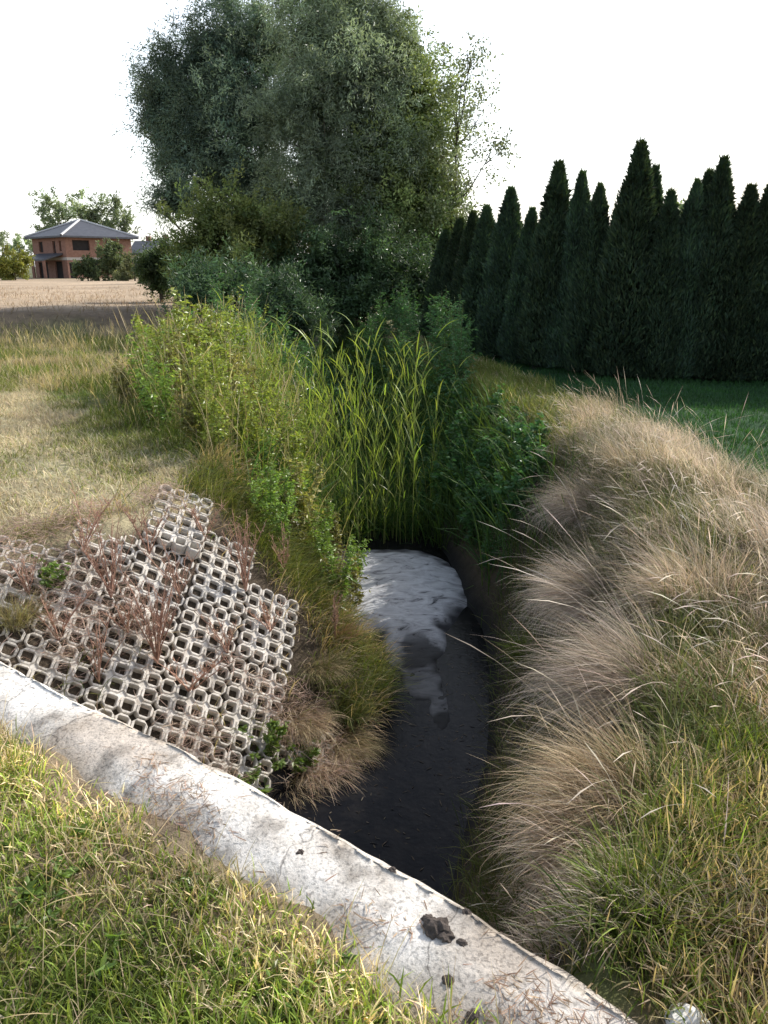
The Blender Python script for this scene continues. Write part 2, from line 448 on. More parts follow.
# ------------------------------------------------------------------ concrete headwall
M_conc = rough_mat('rough_concrete', [(.22, (.30, .27, .24)), (.42, (.52, .50, .47)), (.56, (.72, .705, .68)), (.8, (.80, .79, .77))], 3.2, .9, .55, 16, 10, .2, use_col=True, dist=.03)
nt = M_conc.node_tree; bsn = [n for n in nt.nodes if n.type == 'BSDF_PRINCIPLED'][0]
src = bsn.inputs['Base Color'].links[0].from_socket
tcn = [n for n in nt.nodes if n.type == 'TEX_COORD'][0]
wn = nt.nodes.new('ShaderNodeTexNoise'); wn.inputs['Scale'].default_value = 4; wn.inputs['Detail'].default_value = 6
nt.links.new(tcn.outputs['Object'], wn.inputs['Vector'])
va = nt.nodes.new('ShaderNodeMixRGB'); va.blend_type = 'ADD'; va.inputs[0].default_value = .35
nt.links.new(tcn.outputs['Object'], va.inputs[1]); nt.links.new(wn.outputs['Color'], va.inputs[2])
vo = nt.nodes.new('ShaderNodeTexVoronoi'); vo.feature = 'DISTANCE_TO_EDGE'; vo.inputs['Scale'].default_value = 2.1
nt.links.new(va.outputs[0], vo.inputs['Vector'])
m1 = nt.nodes.new('ShaderNodeMapRange'); m1.inputs[1].default_value = .0; m1.inputs[2].default_value = .012; m1.inputs[3].default_value = .42; m1.inputs[4].default_value = 1
nt.links.new(vo.outputs['Distance'], m1.inputs[0])
sn = nt.nodes.new('ShaderNodeTexNoise'); sn.inputs['Scale'].default_value = 95; sn.inputs['Detail'].default_value = 4
nt.links.new(tcn.outputs['Object'], sn.inputs['Vector'])
m2 = nt.nodes.new('ShaderNodeMapRange'); m2.inputs[1].default_value = .32; m2.inputs[2].default_value = .5; m2.inputs[3].default_value = .55; m2.inputs[4].default_value = 1.03
nt.links.new(sn.outputs['Fac'], m2.inputs[0])
mu = nt.nodes.new('ShaderNodeMath'); mu.operation = 'MULTIPLY'; nt.links.new(m1.outputs[0], mu.inputs[0]); nt.links.new(m2.outputs[0], mu.inputs[1])
mc = nt.nodes.new('ShaderNodeMixRGB'); mc.blend_type = 'MULTIPLY'; mc.inputs[0].default_value = 1
nt.links.new(src, mc.inputs[1]); nt.links.new(mu.outputs[0], mc.inputs[2]); nt.links.new(mc.outputs[0], bsn.inputs['Base Color'])
wp = np.array(WALL); seglen = np.r_[0, np.cumsum(np.hypot(*np.diff(wp, axis=0).T))]
S = np.arange(0, seglen[-1], .02)
cxs = np.interp(S, seglen, wp[:, 0]); cys = np.interp(S, seglen, wp[:, 1])
ker = np.ones(21)/21
cxs = np.convolve(np.pad(cxs, 10, 'edge'), ker, 'valid'); cys = np.convolve(np.pad(cys, 10, 'edge'), ker, 'valid')
tx, ty = np.gradient(cxs), np.gradient(cys); tl = np.hypot(tx, ty); tx /= tl; ty /= tl
nxw, nyw = ty, -tx                        # towards the camera side? (right-hand side of the line)
prof_pts = [(0.0, -1.75), (0.0, -.6), (.0, -.12), (.0, -.03), (.006, .012), (.03, .034)]
for t in np.linspace(.05, .95, 15): prof_pts.append((WW*t if t > .1 else .045, .042-.05*float(sstep(.45, 1.0, t))))
prof_pts += [(WW-.012, -.014), (WW, -.03), (WW+.01, -.14)]
rows = []
for (o, zz) in prof_pts:
    j = (noise2(S, np.full_like(S, o*3), 7, 61, 3)-.5)
    oo = o + (j*.022 if zz > -.2 else j*.02) + (noise2(S, S*0, 1.7, 65, 2)-.5)*.05*(1 if o > .1 else .3)
    X = cxs+nxw*oo; Y = cys+nyw*oo
    hz_ = (noise2(X, Y, 5, 63, 4)-.5)*.022+(noise2(X, Y, 1.6, 64, 2)-.5)*.03
    chip = -.03*sstep(.58, .74, noise2(X, Y, 5, 66, 3))*(math.exp(-(o/.055)**2) if zz > -.1 else 0)
    rows.append(np.stack([X, Y, zz+(hz_ if zz > -.05 else 0)+chip], -1))
V = np.stack(rows, 1)
idx = np.arange(V.shape[0]*V.shape[1]).reshape(V.shape[:2])
F = np.stack([idx[:-1, :-1], idx[1:, :-1], idx[1:, 1:], idx[:-1, 1:]], -1).reshape(-1, 4)
vx, vy = V[..., 0], V[..., 1]
dirt = sstep(.46, .70, noise2(vx, vy, 3.0, 71, 4))*.6
kc = mixc(np.array([1.12, 1.09, 1.05]), np.array([.60, .49, .39]), dirt)
kc = kc*(.80+.36*noise2(vx, vy, 1.3, 72, 3))[..., None]
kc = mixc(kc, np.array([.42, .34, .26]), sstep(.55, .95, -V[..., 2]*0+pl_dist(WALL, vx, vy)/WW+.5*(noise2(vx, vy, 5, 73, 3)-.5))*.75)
kc = mixc(kc, np.array([.30, .27, .24]), sstep(.62, .72, noise2(vx, vy, 9, 74, 3))*.6)
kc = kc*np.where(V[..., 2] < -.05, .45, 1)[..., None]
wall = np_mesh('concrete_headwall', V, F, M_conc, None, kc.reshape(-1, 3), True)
tag(wall, 'rough whitish concrete headwall capping running diagonally above the ditch', 'headwall')

def wall_pt(s_from_px, off):
    pass

# ------------------------------------------------------------------ grid pavers
M_paver = rough_mat('paver_concrete', [(.30, (.18, .155, .125)), (.45, (.54, .505, .45)), (.66, (.76, .72, .66))], 7, .92, .5, 60, 8, .2, dist=.008)
def paver_mesh(nx=6, ny=4, p=.10, seed=0):
    r = np.random.default_rng(seed)
    g = Geo(); th = .08; ch = .027
    def oct_(h, c): return [(h, -h+c), (h, h-c), (h-c, h), (-h+c, h), (-h, h-c), (-h, -h+c), (-h+c, -h), (h-c, -h)]
    for i in range(nx):
        for j in range(ny):
            cx, cy_ = (i-(nx-1)/2)*p, (j-(ny-1)/2)*p
            ho = p/2-.0012; hi = .0315
            rings = [(ho, ch, -th), (ho, ch, -.006), (ho-.004, ch*.95, 0), (hi+.003, .008, 0), (hi, .006, -.005), (hi-.002, .006, -th)]
            V = []
            dz = r.normal(0, .0012)
            for h, c, z in rings:
                V += [(cx+a+r.normal(0, .0008), cy_+b+r.normal(0, .0008), z+dz) for a, b in oct_(h, c)]
            Fq = []
            for k in range(5):
                for q in range(8):
                    q2 = (q+1) % 8
                    Fq.append((k*8+q, k*8+q2, (k+1)*8+q2, (k+1)*8+q))
            g.add(V, Fq, (1, 1, 1))
    for i in range(nx-1):
        for j in range(ny-1):
            cx, cy_ = (i-(nx-2)/2)*p, (j-(ny-2)/2)*p
            d = ch+.004
            V = [(cx+d, cy_, -.012), (cx, cy_+d, -.012), (cx-d, cy_, -.012), (cx, cy_-d, -.012),
                 (cx+d, cy_, -.07), (cx, cy_+d, -.07), (cx-d, cy_, -.07), (cx, cy_-d, -.07)]
            g.add(V, [(0, 1, 2, 3), (4, 7, 6, 5), (0, 4, 5, 1), (1, 5, 6, 2), (2, 6, 7, 3), (3, 7, 4, 0)], (1, 1, 1))
    return g
pav = [paver_mesh(seed=s).build('grid_paver', M_paver) for s in range(3)]
for o in pav: tag(o, 'x', 'grid paver', 'concrete grid pavers lining the ditch bank')
hav = [paver_mesh(nx=3, seed=s+9).build('grid_paver', M_paver) for s in range(2)]
for o in hav: tag(o, 'x', 'grid paver', 'concrete grid pavers lining the ditch bank')
pav = pav+hav; pav_used = [False]*5
ORD = ['first', 'second', 'third', 'fourth', 'fifth', 'sixth', 'seventh', 'eighth', 'ninth', 'tenth', 'eleventh', 'twelfth']
ROWN = ['top row', 'second row', 'third row', 'fourth row', 'fifth row', 'sixth row']
T = np.array([.635, .772]); Dn = np.array([.772, -.635]); L2p = np.array([-1.42, 5.44])
pav_pos = []
def put_paver(x, y, phi, lab, half, lift=.0, tiltx=0., tilty=0.):
    n = normal_at(x, y, .3)
    t = Vector((-T[0], -T[1], 0)); t = (t-n*t.dot(n)).normalized(); d = t.cross(n)
    if d.z > 0: d = -d
    a = (t*math.cos(phi)+d*math.sin(phi)).normalized(); b = n.cross(a)
    M = Matrix((a, b, n)).transposed().to_4x4()
    M = M @ Matrix.Rotation(tiltx, 4, 'X') @ Matrix.Rotation(tilty, 4, 'Y') @ Matrix.Rotation(rng.normal(0, .014), 4, 'Z')
    dd = .16; z = float(height(np.array([x, x+dd, x-dd, x, x]), np.array([y, y, y, y+dd, y-dd]), False).mean())
    i = int(rng.integers(2))+3 if half else int(rng.integers(3))
    o = pav[i]
    if pav_used[i]:
        o = o.copy(); C.objects.link(o)
    pav_used[i] = True
    o.matrix_world = Matrix.Translation(Vector((x, y, z))+n*(.030+lift)) @ M
    o['label'] = lab
    pav_pos.append((x, y))
PHI = R(45); cells = []
def inside(p_, q_):
    if q_ < .06 or q_ > 2.2: return False
    if p_ < np.interp(q_, [0, .3, .8, 1.3, 1.7, 2.2], [.06, -.08, -.26, -.12, .12, .4]): return False
    X, Y = L2p-T*p_+Dn*(q_*.715)
    return float(pl_dist(WALL, np.array([X]), np.array([Y]))[0]) < -.10
def pq(i, j): u_, v_ = i*.303+.05, j*.404; return .95+u_*math.cos(PHI)-v_*math.sin(PHI), .95+u_*math.sin(PHI)+v_*math.cos(PHI)
for j in range(-9, 10):
    i = -18+(j % 2)
    while i < 18:
        A, B_ = inside(*pq(i, j)), inside(*pq(i+1, j))
        if A and B_: cells.append((j, i, *[(m+n_)/2 for m, n_ in zip(pq(i, j), pq(i+1, j))], False))
        elif A: cells.append((j, i, *pq(i, j), True))
        elif B_: cells.append((j, i+1, *pq(i+1, j), True))
        i += 2
js = sorted({c[0] for c in cells})
for k, j in enumerate(js):
    for m_, c in enumerate(sorted([c for c in cells if c[0] == j], key=lambda c: c[1])):
        X, Y = L2p-T*c[2]+Dn*(c[3]*.715)
        top = c[3] < .4
        put_paver(X, Y, PHI, '%s concrete grid paver, %s from the top in the %s slanting file from the left' % ('short' if c[4] else 'weathered', ORD[m_], ORD[k]), c[4],
                  rng.normal(.006 if top else 0, .005), rng.normal(.0, .02), rng.normal(0, .02)-(.05 if top else 0))

for o_, u_ in zip(pav, pav_used):
    if not u_: bpy.data.objects.remove(o_)

# ------------------------------------------------------------------ scatter helper
def scatter(n, x0, x1, y0, y1, dens=None):
    x = U(x0, x1, n); y = U(y0, y1, n)
    if dens is not None:
        k = rng.random(n) < dens(x, y); x = x[k]; y = y[k]
    return x, y, height(x, y)

def on_wall(x, y):
    d = pl_dist(WALL, x, y)
    return (d > -.0) & (d < WW)

# 1. verge in front of the headwall
g = Geo()
def d1(x, y):
    d = pl_dist(WALL, x, y)-WW
    edge = noise2(x, y, 3.5, 81, 3)
    m = sstep(-.10, .06, d-.22*(edge-.42))
    return m*(.35+.65*sstep(.3, .6, noise2(x, y, 2.2, 82, 3)))*np.where(y < 3.6, 1, 0)
x, y, z = scatter(170000, -2.6, .75, .75, 3.6, d1)
n = len(x); gn = noise2(x, y, 1.7, 83, 3)
dry = sstep(.47, .68, gn+rng.normal(0, .1, n))
dwall = pl_dist(WALL, x, y)-WW
dry = np.clip(dry+.6*(1-sstep(0, .4, dwall)), 0, 1)
vb = (.8+1.25*rng.random(n)**1.4)[:, None]*(.8+.5*sstep(.35, .65, noise2(x, y, 1.3, 86, 2)))[:, None]
cc = jit(mixc(mixc(GREEN, LIME, rng.random(n)), mixc(STRAW, STRAW2, rng.random(n)), (rng.random(n) < dry*.65)*1.), n)
L = U(.025, .09, n)*(.6+.8*noise2(x, y, 2.5, 84, 2))
ribbons(g, np.stack([x, y, z-.01], -1), L, U(0, 6.28, n), np.abs(rng.normal(.35, .35, n)), U(.1, 1.3, n), U(.0022, .0048, n), cc*.85*vb, cc*1.25*vb, 3)
x, y, z = scatter(5000, -2.6, .75, .75, 3.6, d1); n = len(x)   # longer dry wisps
cc = jit(STRAW, n)
ribbons(g, np.stack([x, y, z], -1), U(.12, .26, n), U(0, 6.28, n), np.abs(rng.normal(.7, .4, n)), U(.2, 1.1, n), U(.0015, .003, n), cc, cc, 4)
tag(g.build('verge_grass', M_grass), kind='stuff')

# 2. lower right verge between wall and bank
g = Geo()
def d2(x, y):
    d = pl_dist(WALL, x, y); dR = -pl_dist(RIGHT, x, y)
    return ((d < -.02)|(d > WW+.02))*sstep(.25, -.1, dR)*(.4+.6*sstep(.3, .6, noise2(x, y, 2.2, 92, 3)))*np.where((d > 0)&(x < .75), 0, 1)*(1-.97*sstep(-.12, .22, y-np.interp(x, [.4, .8, 1.4, 2.2, 3.2], [1.6, 2.02, 2.5, 2.9, 3.3])+.35*(noise2(x, y, 2, 95, 2)-.5)))
x, y, z = scatter(150000, .3, 3.6, .7, 4.6, d2)
n = len(x); gn = noise2(x, y, 1.9, 93, 3)
dry = np.clip(sstep(.40, .62, gn+rng.normal(0, .1, n))+.45*sstep(1.9, 1.3, y), 0, 1)
cc = jit(mixc(mixc(GREEN, LIME, rng.random(n)*.9), mixc(STRAW, TAN, rng.random(n)), (rng.random(n) < dry*.85)*1.), n)
L = U(.06, .2, n)*(.6+.9*noise2(x, y, 2.5, 94, 2))
ribbons(g, np.stack([x, y, z-.01], -1), L, U(0, 6.28, n), np.abs(rng.normal(.3, .35, n)), U(.1, 1.3, n), U(.0024, .005, n), cc*.75, cc*1.1, 3)
tag(g.build('verge_grass', M_grass), kind='stuff')

# 3. tall dry grass over the right bank
g = Geo()
def d3(x, y):
    dR = -pl_dist(RIGHT, x, y); d = pl_dist(WALL, x, y)
    wdt = .2+1.05*sstep(1.9, 2.8, y)-.5*sstep(4.4, 6.0, y)
    return (d < -.12)*sstep(.8, .4, dR)*sstep(-wdt-.35, -wdt+.1, dR)*(.06+.94*sstep(.36, .58, noise2(x, y, 2.3, 102, 2)))*sstep(9.4, 7.0, y)
x, y, z = scatter(300000, .2, 3.6, 1.5, 9.4, d3)
# thin with distance
k = rng.random(len(x)) < np.clip(1.15-y*.06, .4, 1); x, y, z = x[k], y[k], z[k]
n = len(x); dR = -pl_dist(RIGHT, x, y)
gn = noise2(x, y, 1.5, 103, 2); green = sstep(.52, .70, noise2(x, y, 1.9, 105, 3)+.08*sstep(.3, .9, dR))
cc = jit(mixc(mixc(PINKISH, STRAW2, rng.random(n)), TAN, sstep(.4, .7, noise2(x, y, .8, 106, 2))*rng.random(n)), n)
gc = jit(mixc(GREEN, OLIVE, rng.random(n)), n)
isg = rng.random(n) < green*.8*sstep(-.75, -.2, dR)+.08
cc = np.where(isg[:, None], gc, cc)*(.65+1.0*rng.random((n, 1))**1.3)*(.7+.6*sstep(.3, .65, noise2(x, y, 3.1, 108, 2)))[:, None]
lean = math.atan2(-.35, -1.0)
az = lean+rng.normal(0, .62, n)+(noise2(x, y, 1.5, 104, 2)-.5)*2.6
slope_in = sstep(-.5, .5, dR)
tilt = np.abs(rng.normal(.28+.55*slope_in, .25, n)); bend = U(.6, 1.5, n)*(.7+.35*slope_in)
near = sstep(4.2, 2.4, y)
L = U(.12, .44, n)*(.45+.75*gn)*(1-.3*near)*(1-.35*slope_in); L = np.where(isg, L*.75, L)
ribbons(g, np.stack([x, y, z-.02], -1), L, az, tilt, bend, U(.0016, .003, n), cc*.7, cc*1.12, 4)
x, y, z = scatter(90000, .2, 3.2, 1.5, 9.4, lambda x, y: (pl_dist(WALL, x, y) < -.05)*sstep(1.0, .6, -pl_dist(RIGHT, x, y))*sstep(-1.0, -.6, -pl_dist(RIGHT, x, y))*(.25+.75*sstep(.4, .6, noise2(x, y, 1.7, 109, 2)))*(1-.75*sstep(-.25, -.5, -pl_dist(RIGHT, x, y))*sstep(2.2, 2.9, y))); n = len(x)
cc = jit(mixc(GREEN*.8, OLIVE, rng.random(n)), n)
ribbons(g, np.stack([x, y, z-.01], -1), U(.10, .30, n), U(0, 6.28, n), np.abs(rng.normal(.45, .3, n)), U(.2, 1.4, n), U(.003, .005, n), cc*.8, cc*1.1, 3)
# flowering stems with seed heads
x, y, z = scatter(9000, .3, 3.4, 1.7, 9.0, d3); dR = -pl_dist(RIGHT, x, y)
k = rng.random(len(x)) < np.where(dR > -.1, .18, .75); x, y, z, dR = x[k], y[k], z[k], dR[k]; n = len(x)
cc = jit(PINKISH*1.12, n, .15)
az = lean+rng.normal(0, .6, n)
pw = np.interp(np.linspace(0, 1, 9), [0, .76, .84, .92, 1], [.9, .8, 3.6, 3.0, .3])
ribbons(g, np.stack([x, y, z], -1), U(.26, .6, n)*(1-.5*sstep(-.2, .4, dR)), az, np.abs(rng.normal(.35, .3, n)), U(.3, 1.8, n), U(.0011, .0018, n), cc*.8, cc*1.2, 8, pw)
tag(g.build('dry_bank_grass', M_dry), kind='stuff')

# 4. far right bank, greener, to the hedge
g = Geo()
def d4(x, y):
    dR = -pl_dist(RIGHT, x, y)
    return sstep(1.0, .5, dR)*sstep(-1.0, -.55, dR)*sstep(6.4, 8.2, y)*(.5+.5*sstep(.3, .55, noise2(x, y, 1.2, 112, 2)))
x, y, z = scatter(150000, -.4, 4.0, 6.4, 17, d4); n = len(x); dR = -pl_dist(RIGHT, x, y)
cc = jit(mixc(mixc(GREEN, OLIVE*1.2, rng.random(n)), STRAW2, (rng.random(n) < .08+.30*sstep(.5, .68, noise2(x, y, .9, 113, 2)))*1.), n)
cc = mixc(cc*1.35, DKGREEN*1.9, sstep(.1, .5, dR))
ribbons(g, np.stack([x, y, z-.02], -1), U(.12, .36, n)*(.6+.4*sstep(-.4, .3, dR)), lean+rng.normal(0, 1.2, n), np.abs(rng.normal(.35, .25, n)), U(.3, 1.3, n), U(.004, .008, n), cc*.8, cc*1.1, 3)
tag(g.build('bank_grass', M_grass), kind='stuff')

# 5. lawn blades
g = Geo()
def d5(x, y): return sstep(2.1, 2.5, x+.12*(y-8))*sstep(4.2, 6.0, y)
x, y, z = scatter(90000, 1.8, 11, 4.2, 15, d5); n = len(x)
cc = jit(mixc(np.array([.035, .105, .036]), np.array([.06, .15, .05]), noise2(x, y, .8, 122, 2)), n)
ribbons(g, np.stack([x, y, z-.01], -1), U(.05, .09, n), U(0, 6.28, n), np.abs(rng.normal(.3, .25, n)), U(.1, .9, n), U(.006, .011, n), cc*.8, cc, 2)
tag(g.build('lawn_grass', M_grass), kind='stuff')

# 6. mown dry verge on the left
g = Geo()
def d6(x, y):
    dL = pl_dist(LEFT, x, y); pd = np.abs(y-(mown_line(x)-1.5))
    return (y < mown_line(x)+.3)*sstep(.12, -.05, dL)*(pl_dist(WALL, x, y) < -.02)*(1-.4*np.exp(-(pd/.6)**2))*(.4+.6*sstep(.3, .6, noise2(x, y, 1.5, 132, 3)))
x, y, z = scatter(420000, -9, -1.0, 3.4, 13, d6); n = len(x)
pd = np.abs(y-(mown_line(x)-1.5))
gr_ = sstep(.30, .58, noise2(x, y, 1.1, 133, 3))*(1-.6*np.exp(-(pd/.9)**2))
cc = jit(mixc(mixc(np.array([.54, .48, .33]), np.array([.42, .36, .24]), rng.random(n)), mixc(OLIVE, LIME, rng.random(n)), (rng.random(n) < gr_*.9)*1.), n)
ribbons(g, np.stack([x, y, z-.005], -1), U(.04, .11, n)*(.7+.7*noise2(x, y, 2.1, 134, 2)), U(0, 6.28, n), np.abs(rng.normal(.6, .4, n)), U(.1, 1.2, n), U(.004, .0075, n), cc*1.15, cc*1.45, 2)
tag(g.build('mown_grass', M_dry), kind='stuff')

# 7. wild strip on the left, up to the field
g = Geo()
def d7(x, y):
    dL = pl_dist(LEFT, x, y)
    return sstep(-.25, .35, y-mown_line(x)-.25*(noise2(x, y, 2, 141, 2)-.5))*sstep(1.0, .5, dL)*(.25+.75*sstep(.3, .55, noise2(x, y, 1.1, 142, 2)))*(y < np.where(x < -4, 19.2, 22))
x, y, z = scatter(330000, -14, -.4, 5.4, 22.2, d7)
k = rng.random(len(x)) < np.clip(1.5-y*.065, .25, 1); x, y, z = x[k], y[k], z[k]; n = len(x)
dL = pl_dist(LEFT, x, y)
dry = sstep(.46, .68, noise2(x, y, .75, 143, 2))
cc = jit(mixc(mixc(GREEN, LIME, rng.random(n)), mixc(STRAW, STRAW2, rng.random(n)), (rng.random(n) < dry*.8+.12)*1.), n)
L = U(.08, .32, n)*(.45+.75*noise2(x, y, .9, 144, 2))*sstep(-.6, 1.2, y-mown_line(x)+.6)
L = np.maximum(L, .1)
ribbons(g, np.stack([x, y, z-.02], -1), L, U(0, 6.28, n), np.abs(rng.normal(.3, .3, n)), U(.2, 1.2, n), U(.004, .008, n), cc*.75, cc*1.12, 3)
x, y, z = scatter(9000, -14, -.9, 6.5, 22.2, d7); n = len(x)
cc = jit(STRAW, n)
pw = np.interp(np.linspace(0, 1, 7), [0, .7, .8, .9, 1], [.5, .45, 1.9, 1.7, .2])
ribbons(g, np.stack([x, y, z], -1), U(.3, .65, n)*(.5+.7*noise2(x, y, .7, 144, 2)), U(0, 6.28, n), np.abs(rng.normal(.15, .15, n)), U(.1, .7, n), U(.003, .006, n), cc*.85, cc*1.1, 6, pw)
tag(g.build('wild_grass', M_grass), kind='stuff')

g = Geo()
x, y, z = scatter(26000, -34, -3.5, 18.6, 46, lambda x, y: (np.abs(x) < y*.62)*sstep(18.6, 19.6, y)*np.clip(26/y, 0, 1)**2*(.2+.8*sstep(.35, .6, noise2(x, y, .8, 148, 2)))); n = len(x)
cc = jit(mixc(np.array([.40, .29, .18]), np.array([.20, .15, .08]), sstep(21.5, 19.6, y)*.7+.2*rng.random(n)), n)
ribbons(g, np.stack([x, y, z-.01], -1), U(.06, .22, n)*(1+.8*sstep(21, 19.4, y)), U(0, 6.28, n), np.abs(rng.normal(.4, .3, n)), U(.1, 1.0, n), U(.008, .016, n), cc*.8, cc*1.1, 2)
tag(g.build('field_stubble', M_dry), kind='stuff')

g = Geo()
x, y, z = scatter(4200, -4.2, -.4, 6.2, 13.5, lambda x, y: sstep(-1.6, -.8, pl_dist(LEFT, x, y))*sstep(1.15, .8, pl_dist(LEFT, x, y))*sstep(.1, .7, y-mown_line(x))*(.25+.75*sstep(.35, .6, noise2(x, y, 1.6, 181, 2)))); n = len(x)
cc = jit(mixc(LIME*1.1, STRAW, (rng.random(n) < .4)*1.), n)
ribbons(g, np.stack([x, y, z], -1), U(.55, 1.15, n), U(0, 6.28, n), np.abs(rng.normal(.14, .12, n)), U(.1, .9, n), U(.003, .007, n), cc*.9, cc*1.15, 6)
cc2 = jit(np.array([.5, .42, .3]), n//4)
pw = np.interp(np.linspace(0, 1, 9), [0, .76, .84, .92, 1], [.9, .8, 3.2, 2.6, .3])
ribbons(g, np.stack([x, y, z], -1)[:n//4], U(.8, 1.35, n//4), U(0, 6.28, n//4), np.abs(rng.normal(.12, .1, n//4)), U(.1, .8, n//4), U(.0022, .0035, n//4), cc2*.8, cc2*1.1, 8, pw)
tag(g.build('tall_grass', M_grass), kind='stuff')

# 8. ditch floor and shaded slopes downstream: sedges
g = Geo()
def d8(x, y):
    dL = pl_dist(LEFT, x, y); dR = -pl_dist(RIGHT, x, y)
    m = mound_f(x, y) < -.12
    return (dL > .2)*(dR > .25)*m*sstep(6.6, 8.2, y+.9*np.abs(x-.15))*(y < 22)
x, y, z = scatter(60000, -4, 1.8, 5.6, 22, d8); n = len(x)
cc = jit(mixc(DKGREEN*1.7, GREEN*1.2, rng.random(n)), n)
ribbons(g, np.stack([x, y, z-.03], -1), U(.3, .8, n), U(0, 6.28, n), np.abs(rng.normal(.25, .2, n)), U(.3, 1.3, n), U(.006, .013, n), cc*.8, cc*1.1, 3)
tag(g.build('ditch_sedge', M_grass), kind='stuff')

# 9. left slope beside the pavers and around the culvert corner
g = Geo()
pp = np.array(pav_pos)
def d9(x, y):
    dL = pl_dist(LEFT, x, y); dR = -pl_dist(RIGHT, x, y)
    dist = np.min(np.hypot(x[:, None]-pp[None, :, 0], y[:, None]-pp[None, :, 1]), 1)
    m = np.maximum(sstep(.27, .42, dist), .10*sstep(.45, .62, noise2(x, y, 2.3, 155, 2)))
    return (dL > -.1)*(pl_dist(WALL, x, y) < -.03)*m*sstep(7.5, 6.4, y)*(dR > .2)*(height(x, y, False) > -1.43)*(mound_f(x, y) < -.05)*(dL < 1.6)
x, y, z = scatter(90000, -3.6, .2, 2.2, 7.6, d9); n = len(x)
drv = sstep(.38, .6, noise2(x, y, 1.4, 153, 2)); cc = jit(mixc(mixc(GREEN, OLIVE*1.3, rng.random(n)), mixc(STRAW, TAN, rng.random(n)), (rng.random(n) < drv*.85)*1.), n)
ribbons(g, np.stack([x, y, z-.02], -1), U(.1, .36, n), -.5+rng.normal(0, .9, n), np.abs(rng.normal(.45, .35, n)), U(.3, 1.5, n), U(.0025, .0055, n), cc*.75, cc*1.1, 3)
tag(g.build('slope_grass', M_grass), kind='stuff')

# 10. dry stalk litter lying on the pavers
g = Geo()
def d10(x, y):
    dist = np.min(np.hypot(x[:, None]-pp[None, :, 0], y[:, None]-pp[None, :, 1]), 1)
    return (dist < .3)*(.05+.95*sstep(.45, .64, noise2(x, y, 1.9, 161, 3)))
x, y, _ = scatter(80000, -3.6, .2, 2.4, 6.6, d10); n = len(x); z = height(x, y, False)
cc = jit(mixc(np.array([.56, .43, .35]), np.array([.38, .26, .20]), rng.random(n)), n)
ribbons(g, np.stack([x, y, z+U(.06, .13, n)], -1), U(.04, .16, n), U(0, 6.28, n), U(1.1, 2.1, n), U(-.4, .4, n), U(.002, .004, n), cc, cc, 2)
tag(g.build('stalk_litter', M_dry), kind='stuff')

g = Geo()
x, y, _ = scatter(900, -.5, 1.2, 3.0, 6.5, lambda x, y: (height(x, y, False) < -1.42)*(mound_f(x, y) < -.1)); n = len(x)
ribbons(g, np.stack([x, y, np.full(n, WZ+.004)], -1), U(.01, .06, n), U(0, 6.28, n), np.full(n, 1.55), U(-.05, .02, n), U(.002, .007, n), jit(np.array([.16, .13, .09]), n, .4), jit(np.array([.16, .13, .09]), n, .4), 2)
tag(g.build('floating_litter', M_dry), kind='stuff')

# 11. straw and crumbs on the headwall
g = Geo()
def d11(x, y):
    d = pl_dist(WALL, x, y)
    return (d > .02)*(d < WW+.14)*(.015+.985*sstep(.52, .68, noise2(x, y, 3.2, 171, 3)+.26*(d/WW-.5)))
x, y, _ = scatter(90000, -3, 1.2, .8, 4, d11); n = len(x)
zt = .042-.05*sstep(.45, 1.0, pl_dist(WALL, x, y)/WW)+(noise2(x, y, 5, 63, 4)-.5)*.022+(noise2(x, y, 1.6, 64, 2)-.5)*.03
cc = jit(mixc(np.array([.50, .36, .26]), np.array([.28, .18, .12]), rng.random(n)), n)
ribbons(g, np.stack([x, y, zt+.004], -1), U(.012, .05, n), U(0, 6.28, n), U(1.3, 1.75, n), U(-.3, .3, n), U(.0015, .0035, n), cc, cc, 2)
x, y, _ = scatter(16000, -3, 1.2, .8, 4, lambda x, y: (pl_dist(WALL, x, y) > .0)*(pl_dist(WALL, x, y) < WW)*.35); n = len(x)
zt = .042-.05*sstep(.45, 1.0, pl_dist(WALL, x, y)/WW)+(noise2(x, y, 5, 63, 4)-.5)*.022+(noise2(x, y, 1.6, 64, 2)-.5)*.03
k = rng.random(n) < .06; x, y, zt = x[k], y[k], zt[k]; n = len(x)
ribbons(g, np.stack([x, y, zt+.004], -1), U(.01, .06, n), U(0, 6.28, n), U(1.35, 1.7, n), U(-.3, .3, n), U(.0012, .003, n), jit(np.array([.12, .09, .07]), n), jit(np.array([.12, .09, .07]), n), 2)
tag(g.build('straw_litter', M_dry), kind='stuff')

# ------------------------------------------------------------------ stones and clods on the wall
def clod(name, r, mat, seed, squash=.75):
    bm = bmesh.new(); bmesh.ops.create_icosphere(bm, subdivisions=3, radius=1)
    rr = np.random.default_rng(seed); off = rr.uniform(0, 50, 3)
    for v in bm.verts:
        c = v.co
        n = noise2(np.array([c.x*1.0+off[0]+c.z*.7]), np.array([c.y+off[1]-c.z*.5]), 2.6, 5, 4)[0]
        k = .45+1.1*n
        v.co = Vector((c.x*k*r, c.y*k*r, max(c.z*k*squash, -.35)*r+.3*r))
    me = bpy.data.meshes.new(name); bm.to_mesh(me); bm.free()
    me.materials.append(mat)
    o = bpy.data.objects.new(name, me); C.objects.link(o); return o
M_clod = rough_mat('dark_clod', [(.3, (.05, .042, .038)), (.7, (.13, .105, .09))], 30, .95, .8, 80, dist=.01)
M_pale = rough_mat('pale_stone', [(.3, (.55, .53, .5)), (.7, (.78, .77, .75))], 20, .9, .4, 60, dist=.006)
